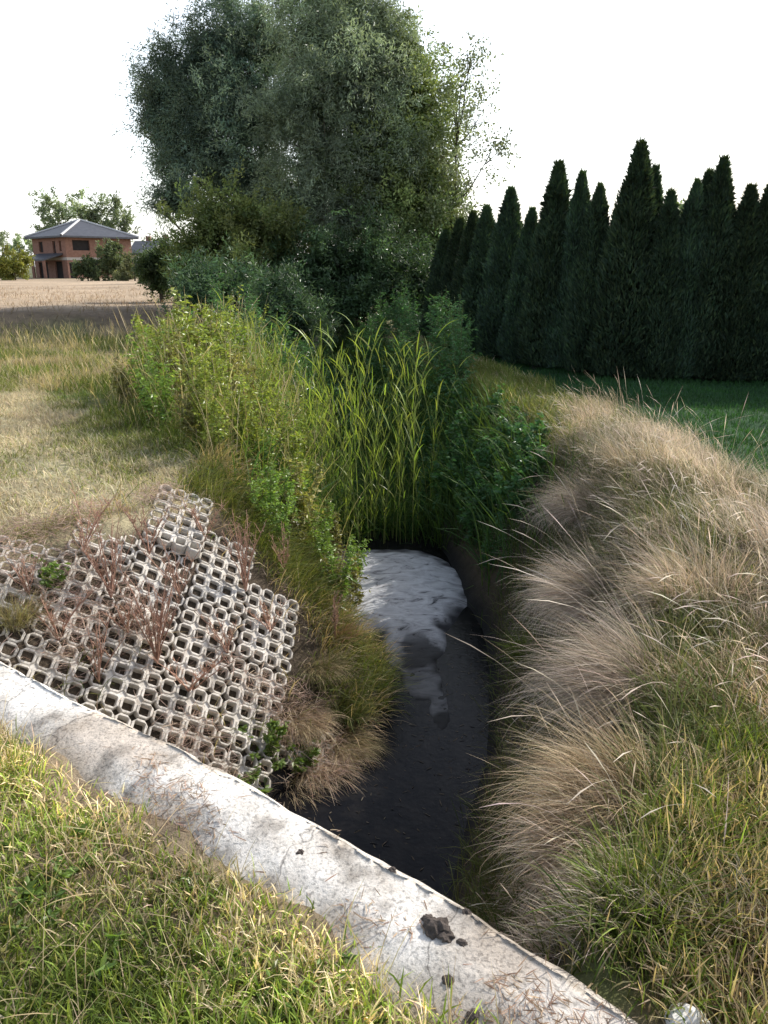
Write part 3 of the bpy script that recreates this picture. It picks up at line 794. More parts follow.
def top_z(x, y): return .034-.05*float(sstep(.45, 1.0, float(pl_dist(WALL, np.array([x]), np.array([y]))[0])/WW))+(float(noise2(np.array([x]), np.array([y]), 5, 63, 4)[0])-.5)*.022+(float(noise2(np.array([x]), np.array([y]), 1.6, 64, 2)[0])-.5)*.03
def px_top(px, py):
    dx, dy, dz = ray(px, py); t = (.04-CAMZ)/dz; return dx*t, dy*t
for i, (px, py, r, lab) in enumerate([
        (436, 930, .033, 'largest dark crumbly earth clod lying on the concrete headwall'),
        (428, 919, .018, 'small reddish dark clod leaning on the large clod on the headwall'),
        (446, 936, .022, 'dark crumbly clod touching the lower right of the large clod'),
        (462, 943, .013, 'little dark pebble just right of the large clod on the headwall'),
        (449, 975, .014, 'small dark pebble below the large clod among straw on the headwall'),
        (466, 912, .012, 'tiny dark pebble near the ditch edge of the headwall'),
        (473, 1008, .017, 'dark pebble lowest on the headwall near the picture bottom'),
        (392, 868, .011, 'tiny dark stone on the ditch edge of the headwall above the water'),
        (300, 850, .012, 'tiny brown stone in the straw patch on the headwall')]):
    X, Y = px_top(px, py)
    o = clod('earth_clod' if r > .02 else 'pebble', r, M_clod, 200+i); o.location = (X, Y, top_z(X, Y)); o.rotation_euler = (0, 0, i*1.3)
    tag(o, lab, 'clod' if r > .02 else 'pebble')
X, Y = px_top(686, 1016)
o = clod('pale_stone', .04, M_pale, 231); o.location = (X, Y, hz(X, Y)+.005); tag(o, 'white lumpy stone in dry grass beyond the end of the headwall', 'stone')

# ------------------------------------------------------------------ tussocks
def tussock(seed, n, rad, Lr, bias, colA, colB, heads=0, spread=.5, w=(.0016, .0032), hang=0.):
    heads = heads//4
    g = Geo(); a = U(0, 6.28, n); r = rad*np.sqrt(rng.random(n))
    P = np.stack([r*np.cos(a), r*np.sin(a), np.full(n, -.04)], -1)
    bx, by, bs_ = bias
    vx = np.cos(a)*spread*r/rad+bx*bs_+rng.normal(0, .3, n); vy = np.sin(a)*spread*r/rad+by*bs_+rng.normal(0, .3, n)
    az = np.arctan2(vy, vx); mag = np.hypot(vx, vy)
    cc = jit(mixc(colA, colB, rng.random(n)), n)*(.6+.95*rng.random((n, 1)))
    ribbons(g, P, U(Lr[0], Lr[1], n)*U(.45, 1.05, n), az, np.clip(mag*.75+rng.normal(0, .15, n), 0, 1.2), (U(.4, 2.0, n)*np.clip(.5+mag*.6, .5, 1.5)*(1-hang)+hang*U(1.2, 2.3, n)), U(w[0], w[1], n), cc*.7, cc*1.12, 6)
    if heads:
        a = U(0, 6.28, heads); P = np.stack([rad*.6*np.cos(a), rad*.6*np.sin(a), np.zeros(heads)], -1)
        az = np.arctan2(np.sin(a)*.5+by*bs_, np.cos(a)*.5+bx*bs_)+rng.normal(0, .4, heads)
        cc = jit(PINKISH*1.15, heads)
        pw = np.interp(np.linspace(0, 1, 9), [0, .76, .84, .92, 1], [.9, .8, 3.6, 3.0, .3])
        ribbons(g, P, U(Lr[1], Lr[1]*1.5, heads), az, np.abs(rng.normal(.3, .2, heads)), U(.3, 1.5, heads), U(.0012, .0019, heads), cc*.8, cc*1.15, 8, pw)
    return g
def put_tussock(x, y, g, lab, mat, sc=1, dz=0):
    o = g.build('grass_tussock', mat); o.location = (x, y, hz(x, y)+dz); o.scale = (sc*.8,)*3
    return tag(o, lab, 'grass tussock')
lb = (-.9, -.35, .75)
put_tussock(*at_ground(628, 800), tussock(1, 2600, .17, (.36, .66), (-1, -.1, .9), TAN*1.1, STRAW, 60), 'large tan tussock drooping over the ditch just behind the headwall', M_dry)
put_tussock(*at_ground(600, 850), tussock(2, 1800, .15, (.3, .5), (-.9, -.3, .7), TAN, PINKISH, 40), 'tan drooping tussock between the large tussock and the headwall', M_dry)
put_tussock(*at_ground(640, 690), tussock(3, 3000, .2, (.45, .8), (-1, .0, .9), PINKISH*.9, STRAW2, 60), 'grey brown tussock combed towards the ditch, above the tan tussock', M_dry)
put_tussock(*at_ground(600, 600), tussock(4, 2800, .2, (.45, .75), (-1, -.1, .9), PINKISH*.95, STRAW2, 50), 'grey brown tussock sweeping left on the middle of the right bank', M_dry)
put_tussock(*at_ground(590, 510), tussock(5, 2500, .22, (.4, .7), (-1, -.2, .85), PINKISH, STRAW2, 50), 'pale dry tussock leaning over a dark green hollow on the right bank', M_dry)
put_tussock(*at_ground(700, 600), tussock(6, 1500, .24, (.35, .7), (-.6, -.1, .6), TAN, PINKISH, 90), 'upright straw coloured tussock at the right picture edge', M_dry)
put_tussock(*at_ground(640, 470), tussock(7, 1800, .30, (.4, .75), (-.3, -.1, .25), PINKISH, STRAW, 120), 'tall upright pale tussock on the bank crest against the lawn', M_dry)
put_tussock(*at_ground(715, 490), tussock(8, 1300, .28, (.3, .6), (-.2, -.1, .2), PINKISH, OLIVE, 80), 'loose pale tussock on the crest right of the tall upright one', M_dry)
# left side of the ditch
put_tussock(*at_ground(345, 712), tussock(9, 1500, .12, (.18, .36), (.5, -.3, .5), OLIVE*1.1, GREEN, 0, hang=.5), 'dark green tussock at the left water edge beside the pavers', M_grass)
put_tussock(*at_ground(322, 770), tussock(10, 1700, .2, (.2, .48), (.65, -.5, .9), TAN*1.2, STRAW2, 0, hang=.9), 'tan tussock hanging down the left bank near the headwall', M_dry)
put_tussock(*at_ground(300, 720), tussock(11, 1400, .16, (.18, .4), (.6, -.5, .8), STRAW, TAN, 0, hang=.8), 'pale straw tussock at the lower right corner of the pavers', M_dry)
put_tussock(*at_ground(338, 640), tussock(12, 1100, .08, (.25, .42), (.2, -.2, .3), np.array([.33, .17, .09]), TAN, 0, w=(.0015, .003)), 'rusty brown thin tussock above the dark green one', M_dry)
put_tussock(*at_ground(325, 600), tussock(13, 900, .1, (.18, .34), (.4, -.3, .5), OLIVE*1.4, LIME, 0), 'yellow green tussock by the upper right edge of the pavers', M_grass)
put_tussock(*at_ground(14, 625), tussock(14, 900, .1, (.25, .4), (.2, -.2, .2), OLIVE*1.3, STRAW2, 0), 'olive tussock at the left picture edge below the pavers', M_grass)
put_tussock(*at_ground(345, 745), tussock(31, 1500, .15, (.2, .45), (.7, -.4, .9), TAN*1.1, OLIVE, 0, hang=.9), 'thin tan tussock hanging to the water between the green and the lower tan tussock', M_dry)
put_tussock(*at_ground(300, 790), tussock(32, 1300, .14, (.15, .4), (.6, -.5, .8), TAN, STRAW, 0, hang=.8), 'tan tussock right behind the headwall at the lower paver corner', M_dry)
put_tussock(*at_ground(318, 670), tussock(33, 1300, .13, (.15, .38), (.6, -.4, .7), STRAW, OLIVE*1.3, 0, hang=.6), 'straw and green tussock along the right paver edge', M_dry)
for i, (px, py, lab) in enumerate([(640, 915, 'green tuft of grass behind the end of the headwall'), (700, 850, 'fresh green tuft right of the large tan tussock'),
                                   (745, 760, 'bright green tuft at the right picture edge'), (530, 655, 'green tuft overhanging the ditch on the right bank')]):
    put_tussock(*at_ground(px, py), tussock(20+i, 1000, .13, (.15, .36), (-.3, -.2, .3), GREEN*1.2, LIME, 0, w=(.003, .006)), lab, M_grass)

# ------------------------------------------------------------------ plants
def stem_plant(name, label, cat, h, nst, leaf_n, leafL, leafW, col, scol, mat, branch=.25, lean=.12, seedhead=0, droop=.3, leaf_from=.1):
    """several stems with side branches and leaves; returns the thing (> stem, foliage)"""
    root = empty(name); tag(root, label, cat)
    gs, gl = Geo(), Geo()
    for k in range(nst):
        hh = h*U(.7, 1.05); a = U(0, 6.28); ln = lean*U(.3, 1.4)
        t = np.linspace(0, 1, 7)
        b0 = np.array([rng.normal(0, .03), rng.normal(0, .03), -.05])
        wob = np.cumsum(rng.normal(0, .012, (7, 2)), 0)
        pts = np.stack([b0[0]+np.cos(a)*ln*hh*t**1.6+wob[:, 0], b0[1]+np.sin(a)*ln*hh*t**1.6+wob[:, 1], b0[2]+hh*t], -1)
        tube(gs, pts, np.linspace(.0055, .0018, 7)*(h/1.2)**.5, scol, 5)
        nb = int(branch*40)
        anch = []
        for q in range(nb):
            u = U(.25, .97); i = min(int(u*6), 5); fr = u*6-i
            p0 = pts[i]*(1-fr)+pts[i+1]*fr; ba = U(0, 6.28); bl = hh*U(.12, .42)*(1.2-u)
            p1 = p0+np.array([np.cos(ba)*.8, np.sin(ba)*.8, .6])*bl
            tube(gs, [p0, (p0+p1)/2+np.array([0, 0, -.01]), p1], [.002, .0015, .001], scol, 4)
            anch.append((p0, p1))
        m = leaf_n//nst
        if anch:
            sel = rng.integers(0, len(anch), m*3//4); f_ = rng.random((m*3//4, 1))
            A = np.array([a_[0] for a_ in anch])[sel]; B = np.array([a_[1] for a_ in anch])[sel]
            P1 = A*(1-f_)+B*f_
        else: P1 = np.zeros((0, 3))
        u = U(leaf_from, 1, m-len(P1)); i = np.minimum((u*6).astype(int), 5); fr = (u*6-i)[:, None]
        P2 = pts[i]*(1-fr)+pts[i+1]*fr
        P = np.concatenate([P1, P2]); mm_ = len(P)
        aa = U(0, 6.28, mm_); D = np.stack([np.cos(aa), np.sin(aa), rng.normal(.15-droop, .4, mm_)], -1)
        sz = (1.15-.6*np.clip(P[:, 2]/hh, 0, 1))*U(.6, 1.2, mm_)
        leaves(gl, P, D, leafL*sz, leafW*sz, jit(col, mm_, .2)*(1+.25*np.clip(P[:, 2:3]/hh, 0, 1)))
        if seedhead:
            m = seedhead//nst; u = U(.72, 1.03, m); i = np.minimum((u*6).astype(int), 5); fr = (u*6-i)[:, None]
            P = pts[i]*(1-fr)+pts[i+1]*fr+rng.normal(0, .012, (m, 3))
            leaves(gl, P, rng.normal(0, 1, (m, 3))+np.array([0, 0, .8]), .02, .008, jit(scol, m, .2)*1.3)
    gs.build('stem', M_stem, root, True); gl.build('foliage_or_seeds', mat, root)
    return root

def reed(i):
    root = empty('reed'); tag(root, 'x', 'reed')
    gs, gl = Geo(), Geo(); h = U(2.1, 2.7); t = np.linspace(0, 1, 9); a = U(0, 6.28); ln = U(.03, .26)
    pts = np.stack([np.cos(a)*ln*h*t**2, np.sin(a)*ln*h*t**2, h*t-.08], -1)
    tube(gs, pts, np.linspace(.006, .002, 9), np.array([.24, .27, .08]), 5)
    nl = 13; u = np.linspace(.18, 1, nl)+rng.normal(0, .015, nl); i_ = np.minimum((u*8).astype(int), 7); fr = (u*8-i_)[:, None]
    P = pts[i_]*(1-fr)+pts[np.minimum(i_+1, 8)]*fr
    az = a+np.arange(nl)*math.pi+rng.normal(0, .5, nl)
    cc = jit(mixc(LIME*1.45, GREEN*1.9, rng.random(nl)), nl, .15)
    ribbons(gl, P, U(.22, .42, nl), az, U(.1, .55, nl), U(.05, 1.0, nl), U(.012, .022, nl), cc, cc*1.1, 6, np.interp(np.linspace(0, 1, 7), [0, .2, .6, 1], [.5, 1, .8, .03]), roll=rng.normal(0, .5, nl))
    gs.build('stem', M_stem, root, True); gl.build('foliage_or_seeds', M_reed, root)
    return root
reeds = Spawner([reed(i) for i in range(6)])
cnt = 0
while cnt < 165:
    X, Y = U(-1.9, .75), U(7.4, 12.2)
    if cnt < 30: X, Y = rng.normal(-.05, .33), U(7.5, 8.6)
    z = hz(X, Y)
    if z < -1.6 or z > -.1: continue
    if mound_f(np.array([X]), np.array([Y]))[0] > -.02: continue
    if X > .35 and Y < 8.6: continue
    sc = U(.5, .95)*(1 if z < -1.1 else .62)
    reeds.put(int(rng.integers(6)), (X, Y, z), U(0, 6.28), sc,
              'upright yellow green reed with long arching leaves, growing in the ditch', 'reeds growing in the ditch behind the mound')
    cnt += 1

# leafy weeds, lit, on the left bank
GW = 'tall leafy weeds crowding the left ditch bank'
weeds = Spawner([stem_plant('leafy_weed', 'x', 'weed', h, ns, n, .085, .034, c, np.array([.17, .15, .07]), M_weed, .40, .26, sh)
                 for h, ns, n, c, sh in [(1.25, 4, 820, LIME*1.15, 120), (1.1, 4, 760, OLIVE*1.6, 200), (.9, 5, 760, GREEN*1.9, 0), (1.4, 3, 720, LIME*1.1, 160), (.8, 4, 560, OLIVE*1.2, 160)]])
cnt = 0
while cnt < 110:
    Y = U(6.3, 12.5); X = U(-3.9, -.7)
    if Y < mown_line(X)+.35: continue
    dl = float(pl_dist(LEFT, np.array([X]), np.array([Y]))[0])
    if dl > .95 or dl < -1.25: continue
    hsc = U(.65, 1.0)*(1.15 if (abs(X+2.3) < .5 and 8 < Y < 10) else .9)
    weeds.put(int(rng.integers(5)), (X, Y, hz(X, Y)), U(0, 6.28), hsc, 'bushy sunlit green weed in the dense growth on the left ditch bank', GW)
    cnt += 1
# low weeds on the slope right of the pavers
for k in range(16):
    X, Y = U(-1.0, -.25), U(5.7, 7.4)
    if pp.size and np.min(np.hypot(pp[:, 0]-X, pp[:, 1]-Y)) < .3: continue
    weeds.put(2+2*int(rng.integers(2)), (X, Y, hz(X, Y)), U(0, 6.28), U(.5, .75), 'knee high weed on the slope between the pavers and the reeds', 'low weeds between pavers and reeds')
sap = stem_plant('young_sapling', 'tall yellow green sapling standing above the weeds near the big tree', 'sapling', 1.75, 2, 260, .12, .06, LIME*1.15, np.array([.2, .17, .08]), M_weed, .2, .1)
sx, sy = -2.35, 9.6; sap.location = (sx, sy, hz(sx, sy))

# shaded tall herbs behind the reeds
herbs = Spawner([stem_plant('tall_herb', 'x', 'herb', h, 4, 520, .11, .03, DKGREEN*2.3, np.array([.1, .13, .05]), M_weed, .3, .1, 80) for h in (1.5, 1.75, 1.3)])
for k in range(84):
    Y = U(11.2, 18.5); X = U(-3.0, 1.3)+(-.15*(Y-12))
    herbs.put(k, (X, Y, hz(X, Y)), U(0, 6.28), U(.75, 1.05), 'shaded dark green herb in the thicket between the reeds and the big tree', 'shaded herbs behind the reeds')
# nettles on the shaded right slope
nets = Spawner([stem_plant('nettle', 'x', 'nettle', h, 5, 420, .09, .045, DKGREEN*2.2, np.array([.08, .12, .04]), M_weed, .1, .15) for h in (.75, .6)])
cnt = 0
while cnt < 55:
    Y = U(6.6, 11.5); X = U(.3, 1.6); dR_ = -float(pl_dist(RIGHT, np.array([X]), np.array([Y]))[0])
    if dR_ < .3 or dR_ > 1.2 or mound_f(np.array([X]), np.array([Y]))[0] > -.15: continue
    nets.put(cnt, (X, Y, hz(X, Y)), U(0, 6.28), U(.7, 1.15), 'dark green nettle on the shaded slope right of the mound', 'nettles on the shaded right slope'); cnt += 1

# dead dock stalks on the pavers
def dead_stalk(h, ns, lab, px, py, spread=.35, red=1.0, seeds=500):
    root = empty('dead_stalk'); tag(root, lab, 'dead plant')
    gs, gl = Geo(), Geo(); c = np.array([.34, .20, .145])*red
    for k in range(ns):
        a = U(0, 6.28); hh = h*U(.6, 1.05); s_ = spread*U(.3, 1.3); t = np.linspace(0, 1, 6)
        pts = np.stack([np.cos(a)*s_*hh*t**1.3, np.sin(a)*s_*hh*t**1.3, -.03+hh*t], -1)+np.r_[np.zeros((1, 3)), np.cumsum(rng.normal(0, .006, (5, 3)), 0)]
        tube(gs, pts, np.linspace(.0042, .0014, 6), c*U(.8, 1.3), 5)
        for q in range(7):
            u = U(.4, .95); i = int(u*5); p0 = pts[i]; b = U(0, 6.28); bl = hh*U(.1, .25)
            p1 = p0+np.array([np.cos(b)*.45, np.sin(b)*.45, .85])*bl
            tube(gs, [p0, (p0+p1)/2, p1], [.002, .0016, .001], c*U(.8, 1.5), 4)
            m = seeds//(ns*7); f_ = rng.random((m, 1))
            leaves(gl, p0*(1-f_)+p1*f_+rng.normal(0, .004, (m, 3)), rng.normal(0, 1, (m, 3)), .012, .007, jit(np.array([.40, .28, .21]), m, .25))
    gs.build('stem', M_stem, root, True); gl.build('foliage_or_seeds', M_dry, root)  # on dead stalks this mesh holds only dried seed heads, no leaves
    X, Y = at_ground(px, py); root.location = (X, Y, hz(X, Y)+.06)
    return root
dead_stalk(.72, 18, 'reddish brown dead dock plant in the middle of the pavers', 158, 672, .5)
dead_stalk(.55, 14, 'dead reddish stalks left of the middle dock plant on the pavers', 112, 606, .4)
dead_stalk(.6, 12, 'slender dead reddish stalks on the upper right of the pavers', 246, 597, .25)
dead_stalk(.4, 8, 'dead stalks by the top row of pavers', 150, 560, .45, 1.2)
dead_stalk(.35, 7, 'low tangle of dead stalks at the left picture edge on the pavers', 60, 650, .8, 1.2, 200)
dead_stalk(.32, 8, 'low spreading dead stalks at the foot of the middle dock plant', 190, 700, 1.1, 1.4, 200)
dead_stalk(.5, 4, 'rusty dead stalks at the left water edge above the green tussock', 335, 650, .2, 1.2)
for k in range(9):
    px = [30, 85, 128, 205, 228, 270, 100, 180, 285][k]; py = [600, 560, 640, 545, 660, 640, 690, 600, 580][k]
    dead_stalk(U(.22, .4), 7, ['short dead stalks low at the left picture edge', 'short dead stalks under the top paver row on the left', 'short dead stalks just left of the middle dock plant', 'short dead stalks near the right end of the top paver row', 'short dead stalks right of the middle dock plant', 'short dead stalks near the lower right side of the pavers', 'short dead stalks on the pavers close to the headwall', 'short dead stalks above the middle dock plant', 'short dead stalks at the far right side of the pavers'][k], px, py, .6, U(1.0, 1.6), 260)
# small green weeds
def small_weed(px, py, lab, n=160, h=.2, c=None):
    o = stem_plant('small_weed', lab, 'weed', h, 5, n, .05, .028, GREEN*1.3 if c is None else c, np.array([.1, .11, .04]), M_weed, .05, .5)
    X, Y = at_ground(px, py); o.location = (X, Y, hz(X, Y)+.03); return o
small_weed(52, 590, 'small bright green weed among the pavers on the left')
small_weed(272, 762, 'bright green leafy weed at the lower corner of the pavers', 380, .3)
small_weed(255, 800, 'low green weed between the headwall and the lowest pavers', 260, .25)
small_weed(300, 775, 'green leafy weed under the hanging tan tussock', 260, .25)
VW = 'broad leaved weeds in the verge grass'
vw = Spawner([stem_plant('verge_weed', 'x', 'weed', .12, 6, 90, .04, .016, c, np.array([.1, .11, .04]), M_weed, .03, .7) for c in (GREEN*1.2, OLIVE*1.2, GREEN*1.6)])
cnt = 0
while cnt < 120:
    X, Y = U(-1.9, .45), U(.95, 2.9); d = float(pl_dist(WALL, np.array([X]), np.array([Y]))[0])-WW
    if d < .0 or d > 1.4: continue
    vw.put(cnt, (X, Y, hz(X, Y)), U(0, 6.28), U(.4, .95), 'low leafy weed in the verge grass before the headwall', VW); cnt += 1

# ------------------------------------------------------------------ trees
def crown_leaves(g, blobs, leafL, leafW, c1, c2, per=26, twig=.45, droop=.0, shell=.35):
    for (cx, cy_, cz, rx, ry, rz, nt_) in blobs:
        d = unit(rng.normal(size=(nt_, 3))); r = rng.random(nt_)**shell
        lump = .55+.8*noise2(np.arctan2(d[:, 1], d[:, 0])*1.3+cx, d[:, 2]*2+cz, 2.0, int(abs(cx*10+cz*7)) % 97, 2)
        P = np.array([cx, cy_, cz])+d*(r*lump)[:, None]*np.array([rx, ry, rz])
        ns = max(3, nt_//16)
        sub = unit(rng.normal(size=(ns, 3)))*(rng.random(ns)**.4*U(.85, 1.22, ns))[:, None]; tone = U(.62, 1.38, ns); si = rng.integers(0, ns, nt_)
        Pc = np.array([cx, cy_, cz])+(sub[si]*1.05+rng.normal(0, .16, (nt_, 3))*np.array([1, 1, 1.5]))*np.array([rx, ry, rz])
        cl = rng.random(nt_) < .78
        P = np.where(cl[:, None], Pc, P)
        T_ = unit(d*.7+rng.normal(0, .45, (nt_, 3))+np.array([0, 0, .4-droop]))
        bri = (1+rng.normal(0, .16, nt_))*U(.85, 1.15)*np.where(cl, tone[si], .8); mixv = rng.random(nt_)
        f_ = rng.random((nt_, per)); ln = U(.5, 1.2, nt_)[:, None]*twig
        Q = P[:, None, :]+T_[:, None, :]*(f_*ln)[..., None]+rng.normal(0, twig*.13, (nt_, per, 3))
        Q[..., 2] -= droop*(f_*ln)**2*1.2
        D = T_[:, None, :]*.7+rng.normal(0, .6, (nt_, per, 3))+np.array([0, 0, -.15-droop*.5])
        cc = mixc(c1, c2, mixv)*bri[:, None]
        cc = np.repeat(cc[:, None, :], per, 1).reshape(-1, 3)*(1+rng.normal(0, .12, (nt_*per, 1)))
        m = nt_*per
        leaves(g, Q.reshape(-1, 3), D.reshape(-1, 3), leafL*U(.7, 1.25, m), leafW*U(.7, 1.25, m), np.clip(cc*1.9, .005, 1))
        if nt_ > 100 and leafL < .2:
            m = nt_*4; d = unit(rng.normal(size=(m, 3))); Q = np.array([cx, cy_, cz])+d*(rng.random(m)**.5*.5)[:, None]*np.array([rx, ry, rz])
            leaves(g, Q, rng.normal(0, 1, (m, 3)), U(.18, .32, m), U(.08, .13, m), jit(mixc(c1, c2, .3), m)*1.1)  # big inner leaves, coloured darker to read as shaded depth in the crown

def tree(name, label, cat, base, blobs, leafL, leafW, c1, c2, per=26, twig=.45, droop=0., trunk_r=.14, stems=1, barkc=(.12, .095, .07), group=None, mat=None, shell=.35, limb_twigs=5):
    root = empty(name, base); tag(root, label, cat, group)
    b0 = np.array(base); rel = [(b[0]-b0[0], b[1]-b0[1], b[2]-b0[2], *b[3:]) for b in blobs]
    gt = Geo()
    top = max(b[2] for b in rel)
    forks = []
    for s_ in range(stems):
        a = s_/stems*6.28+U(0, 1); sp_ = .0 if stems == 1 else .35*top*U(.3, .8)
        t = np.linspace(0, 1, 8)
        pts = np.stack([np.cos(a)*sp_*t**1.2*.6, np.sin(a)*sp_*t**1.2*.4, top*.85*t-.15], -1)+np.r_[np.zeros((1, 3)), np.cumsum(rng.normal(0, .035, (7, 3)), 0)]*(top/5)
        tube(gt, pts, np.linspace(trunk_r, trunk_r*.2, 8), barkc, 7); forks.append(pts)
    for b in rel:
        c = np.array(b[:3]); fk = forks[int(rng.integers(len(forks)))]
        zt = max(.15*top, c[2]-.8*np.hypot(c[0], c[1])-.3); i = int(np.clip(np.argmin(np.abs(fk[:, 2]-zt)), 0, 6))
        p0 = fk[i]; mid = (p0+c)/2+np.array([0, 0, -.08*np.linalg.norm(c-p0)])
        tube(gt, [p0, mid, c], [trunk_r*.35, trunk_r*.24, trunk_r*.1], barkc, 5)
        for q in range(limb_twigs):
            e_ = c+unit(rng.normal(size=3)[None])[0]*np.array(b[3:6])*.8
            tube(gt, [c*.7+mid*.3, (c+e_)/2, e_], [trunk_r*.14, trunk_r*.09, trunk_r*.03], barkc, 4)
    gt.build('trunk', M_bark, root, True)
    gl = Geo(); crown_leaves(gl, rel, leafL, leafW, c1, c2, per, twig, droop, shell)
    gl.build('crown', mat or M_leaf, root)
    return root

def B(px, py, Y, rpx, n, ry=None, sq=1.0):
    x, y, z = at_y(px, py, Y); s = Y/(ray(px, py)[1]*FOC)
    r = rpx*s
    return (x, y, z, r, ry or r, r*sq, n)

WA, WB = np.array([.075, .12, .10]), np.array([.15, .19, .135])
x0, _, _ = at_y(250, 290, 24)
tree('willow', 'broad dark willow at the left of the big tree clump', 'tree', (x0, 24.5, hz(x0, 24.5)),
     [B(150, 82, 24.5, 15, 60), B(163, 62, 24.5, 13, 50), B(198, 34, 24.5, 15, 60), B(228, 10, 24.5, 14, 60), B(258, 18, 24.3, 14, 60), B(148, 132, 24.5, 14, 50), B(165, 160, 24.5, 14, 50), B(158, 205, 24.5, 12, 40), B(205, 105, 24.5, 48, 400), B(170, 100, 24.6, 32, 200), B(228, 50, 24.5, 38, 280), B(255, 115, 24.0, 62, 480), B(195, 150, 24.4, 38, 240), B(225, 170, 24, 48, 330), B(178, 200, 24.5, 26, 120), B(270, 50, 24.6, 38, 260), B(205, 70, 24.6, 38, 240), B(260, 190, 24, 50, 300), B(165, 125, 24.6, 28, 120)],
     .13, .026, WA*.85, WB*.8, 34, .6, .25, .2, 3)
x0, _, _ = at_y(325, 290, 23)
tree('willow', 'tall pale green willow with upright limbs in the middle of the big tree clump', 'tree', (x0, 23.0, hz(x0, 23.0)),
     [B(292, 5, 23, 15, 60), B(325, -8, 23, 18, 80), B(355, -5, 23, 14, 60), B(385, 15, 23.2, 14, 60), B(318, 45, 23, 44, 330), B(345, 30, 23, 36, 220), B(335, 95, 22.6, 58, 440), B(300, 110, 23, 48, 330), B(365, 80, 23, 46, 320), B(325, 160, 22.6, 58, 400), B(375, 140, 22.8, 50, 330), B(300, 205, 23, 42, 260), B(350, 215, 22.8, 46, 260), B(372, 40, 23.4, 30, 160)],
     .13, .026, WB, np.array([.22, .26, .19]), 34, .6, .25, .17, 4, (.2, .18, .14))
x0, _, _ = at_y(400, 290, 23.5)
tree('leafy_tree', 'green leafy tree with ivy dark trunk at the right of the big tree clump', 'tree', (x0, 23.6, hz(x0, 23.6)),
     [B(405, 55, 23.5, 30, 150), B(415, 110, 23.5, 42, 270), B(405, 160, 23.2, 48, 320), B(430, 190, 23.2, 40, 240), B(415, 225, 23, 44, 280), B(385, 190, 23.3, 42, 260), B(395, 250, 23, 46, 280), B(440, 240, 22.8, 34, 200)],
     .11, .045, np.array([.09, .13, .055]), np.array([.18, .21, .08]), 30, .55, .1, .17, 2)
x0, _, _ = at_y(455, 270, 22.5)
tree('sparse_tree', 'thin sparse tree with airy twigs beside the start of the thuja row', 'tree', (x0, 22.6, hz(x0, 22.6)),
     [B(462, 75, 22.5, 22, 34), B(478, 120, 22.5, 22, 38), B(490, 155, 22.5, 18, 32), B(455, 120, 22.5, 24, 40), B(470, 180, 22.5, 26, 60), B(448, 160, 22.5, 24, 60), B(455, 215, 22.3, 26, 80), B(470, 60, 22.5, 12, 14)],
     .10, .05, np.array([.10, .12, .07]), np.array([.17, .19, .11]), 16, .5, .1, .08, 1, (.08, .065, .05), None, None, .6)
x0, _, _ = at_y(235, 290, 21)
tree('round_shrub', 'olive green shrub under the left side of the big willow', 'shrub', (x0, 21, hz(x0, 21)),
     [B(215, 225, 21, 34, 220), B(250, 230, 21, 38, 260), B(200, 255, 21, 30, 180), B(280, 245, 21, 32, 200), B(235, 268, 20.6, 40, 240), B(195, 275, 20.8, 28, 140)],
     .10, .04, np.array([.09, .13, .045]), np.array([.16, .175, .06]), 28, .45, .1, .07, 4)
x0, _, _ = at_y(345, 300, 20)
tree('round_shrub', 'very dark shrub filling the space under the middle of the tree clump', 'shrub', (x0, 20.5, hz(x0, 20.5)),
     [B(330, 265, 20.5, 38, 220), B(370, 270, 20.5, 38, 220), B(300, 285, 20.3, 36, 220), B(410, 285, 20, 38, 220), B(350, 300, 20, 40, 220), B(445, 290, 19.5, 36, 220), B(265, 300, 20, 32, 180)],
     .11, .04, np.array([.04, .075, .035]), np.array([.07, .11, .05]), 26, .45, .1, .06, 4)
x0, _, _ = at_y(180, 290, 17)
tree('round_shrub', 'bluish green low shrub before the olive shrub at the field edge', 'shrub', (x0-.3, 17.5, hz(x0, 17.5)),
     [B(235, 296, 17, 30, 200), B(268, 300, 17, 30, 180), B(200, 296, 17.2, 22, 130), B(295, 318, 16.5, 30, 180), B(250, 318, 16.5, 36, 220), B(215, 318, 16.5, 30, 180)],
     .12, .025, np.array([.035, .068, .038]), np.array([.06, .095, .05]), 30, .42, .1, .04, 5)
x0, _, _ = at_y(160, 280, 26)
tree('round_shrub', 'small dark green bush at the field edge left of the willow', 'shrub', (x0, 26, hz(x0, 26)),
     [B(160, 262, 26, 18, 110), B(145, 268, 26, 14, 80), B(178, 262, 26, 20, 120), B(160, 280, 26, 18, 110), B(185, 285, 25.5, 20, 120)], .10, .04, np.array([.04, .065, .025]), np.array([.06, .09, .035]), 24, .35, 0, .05, 3)

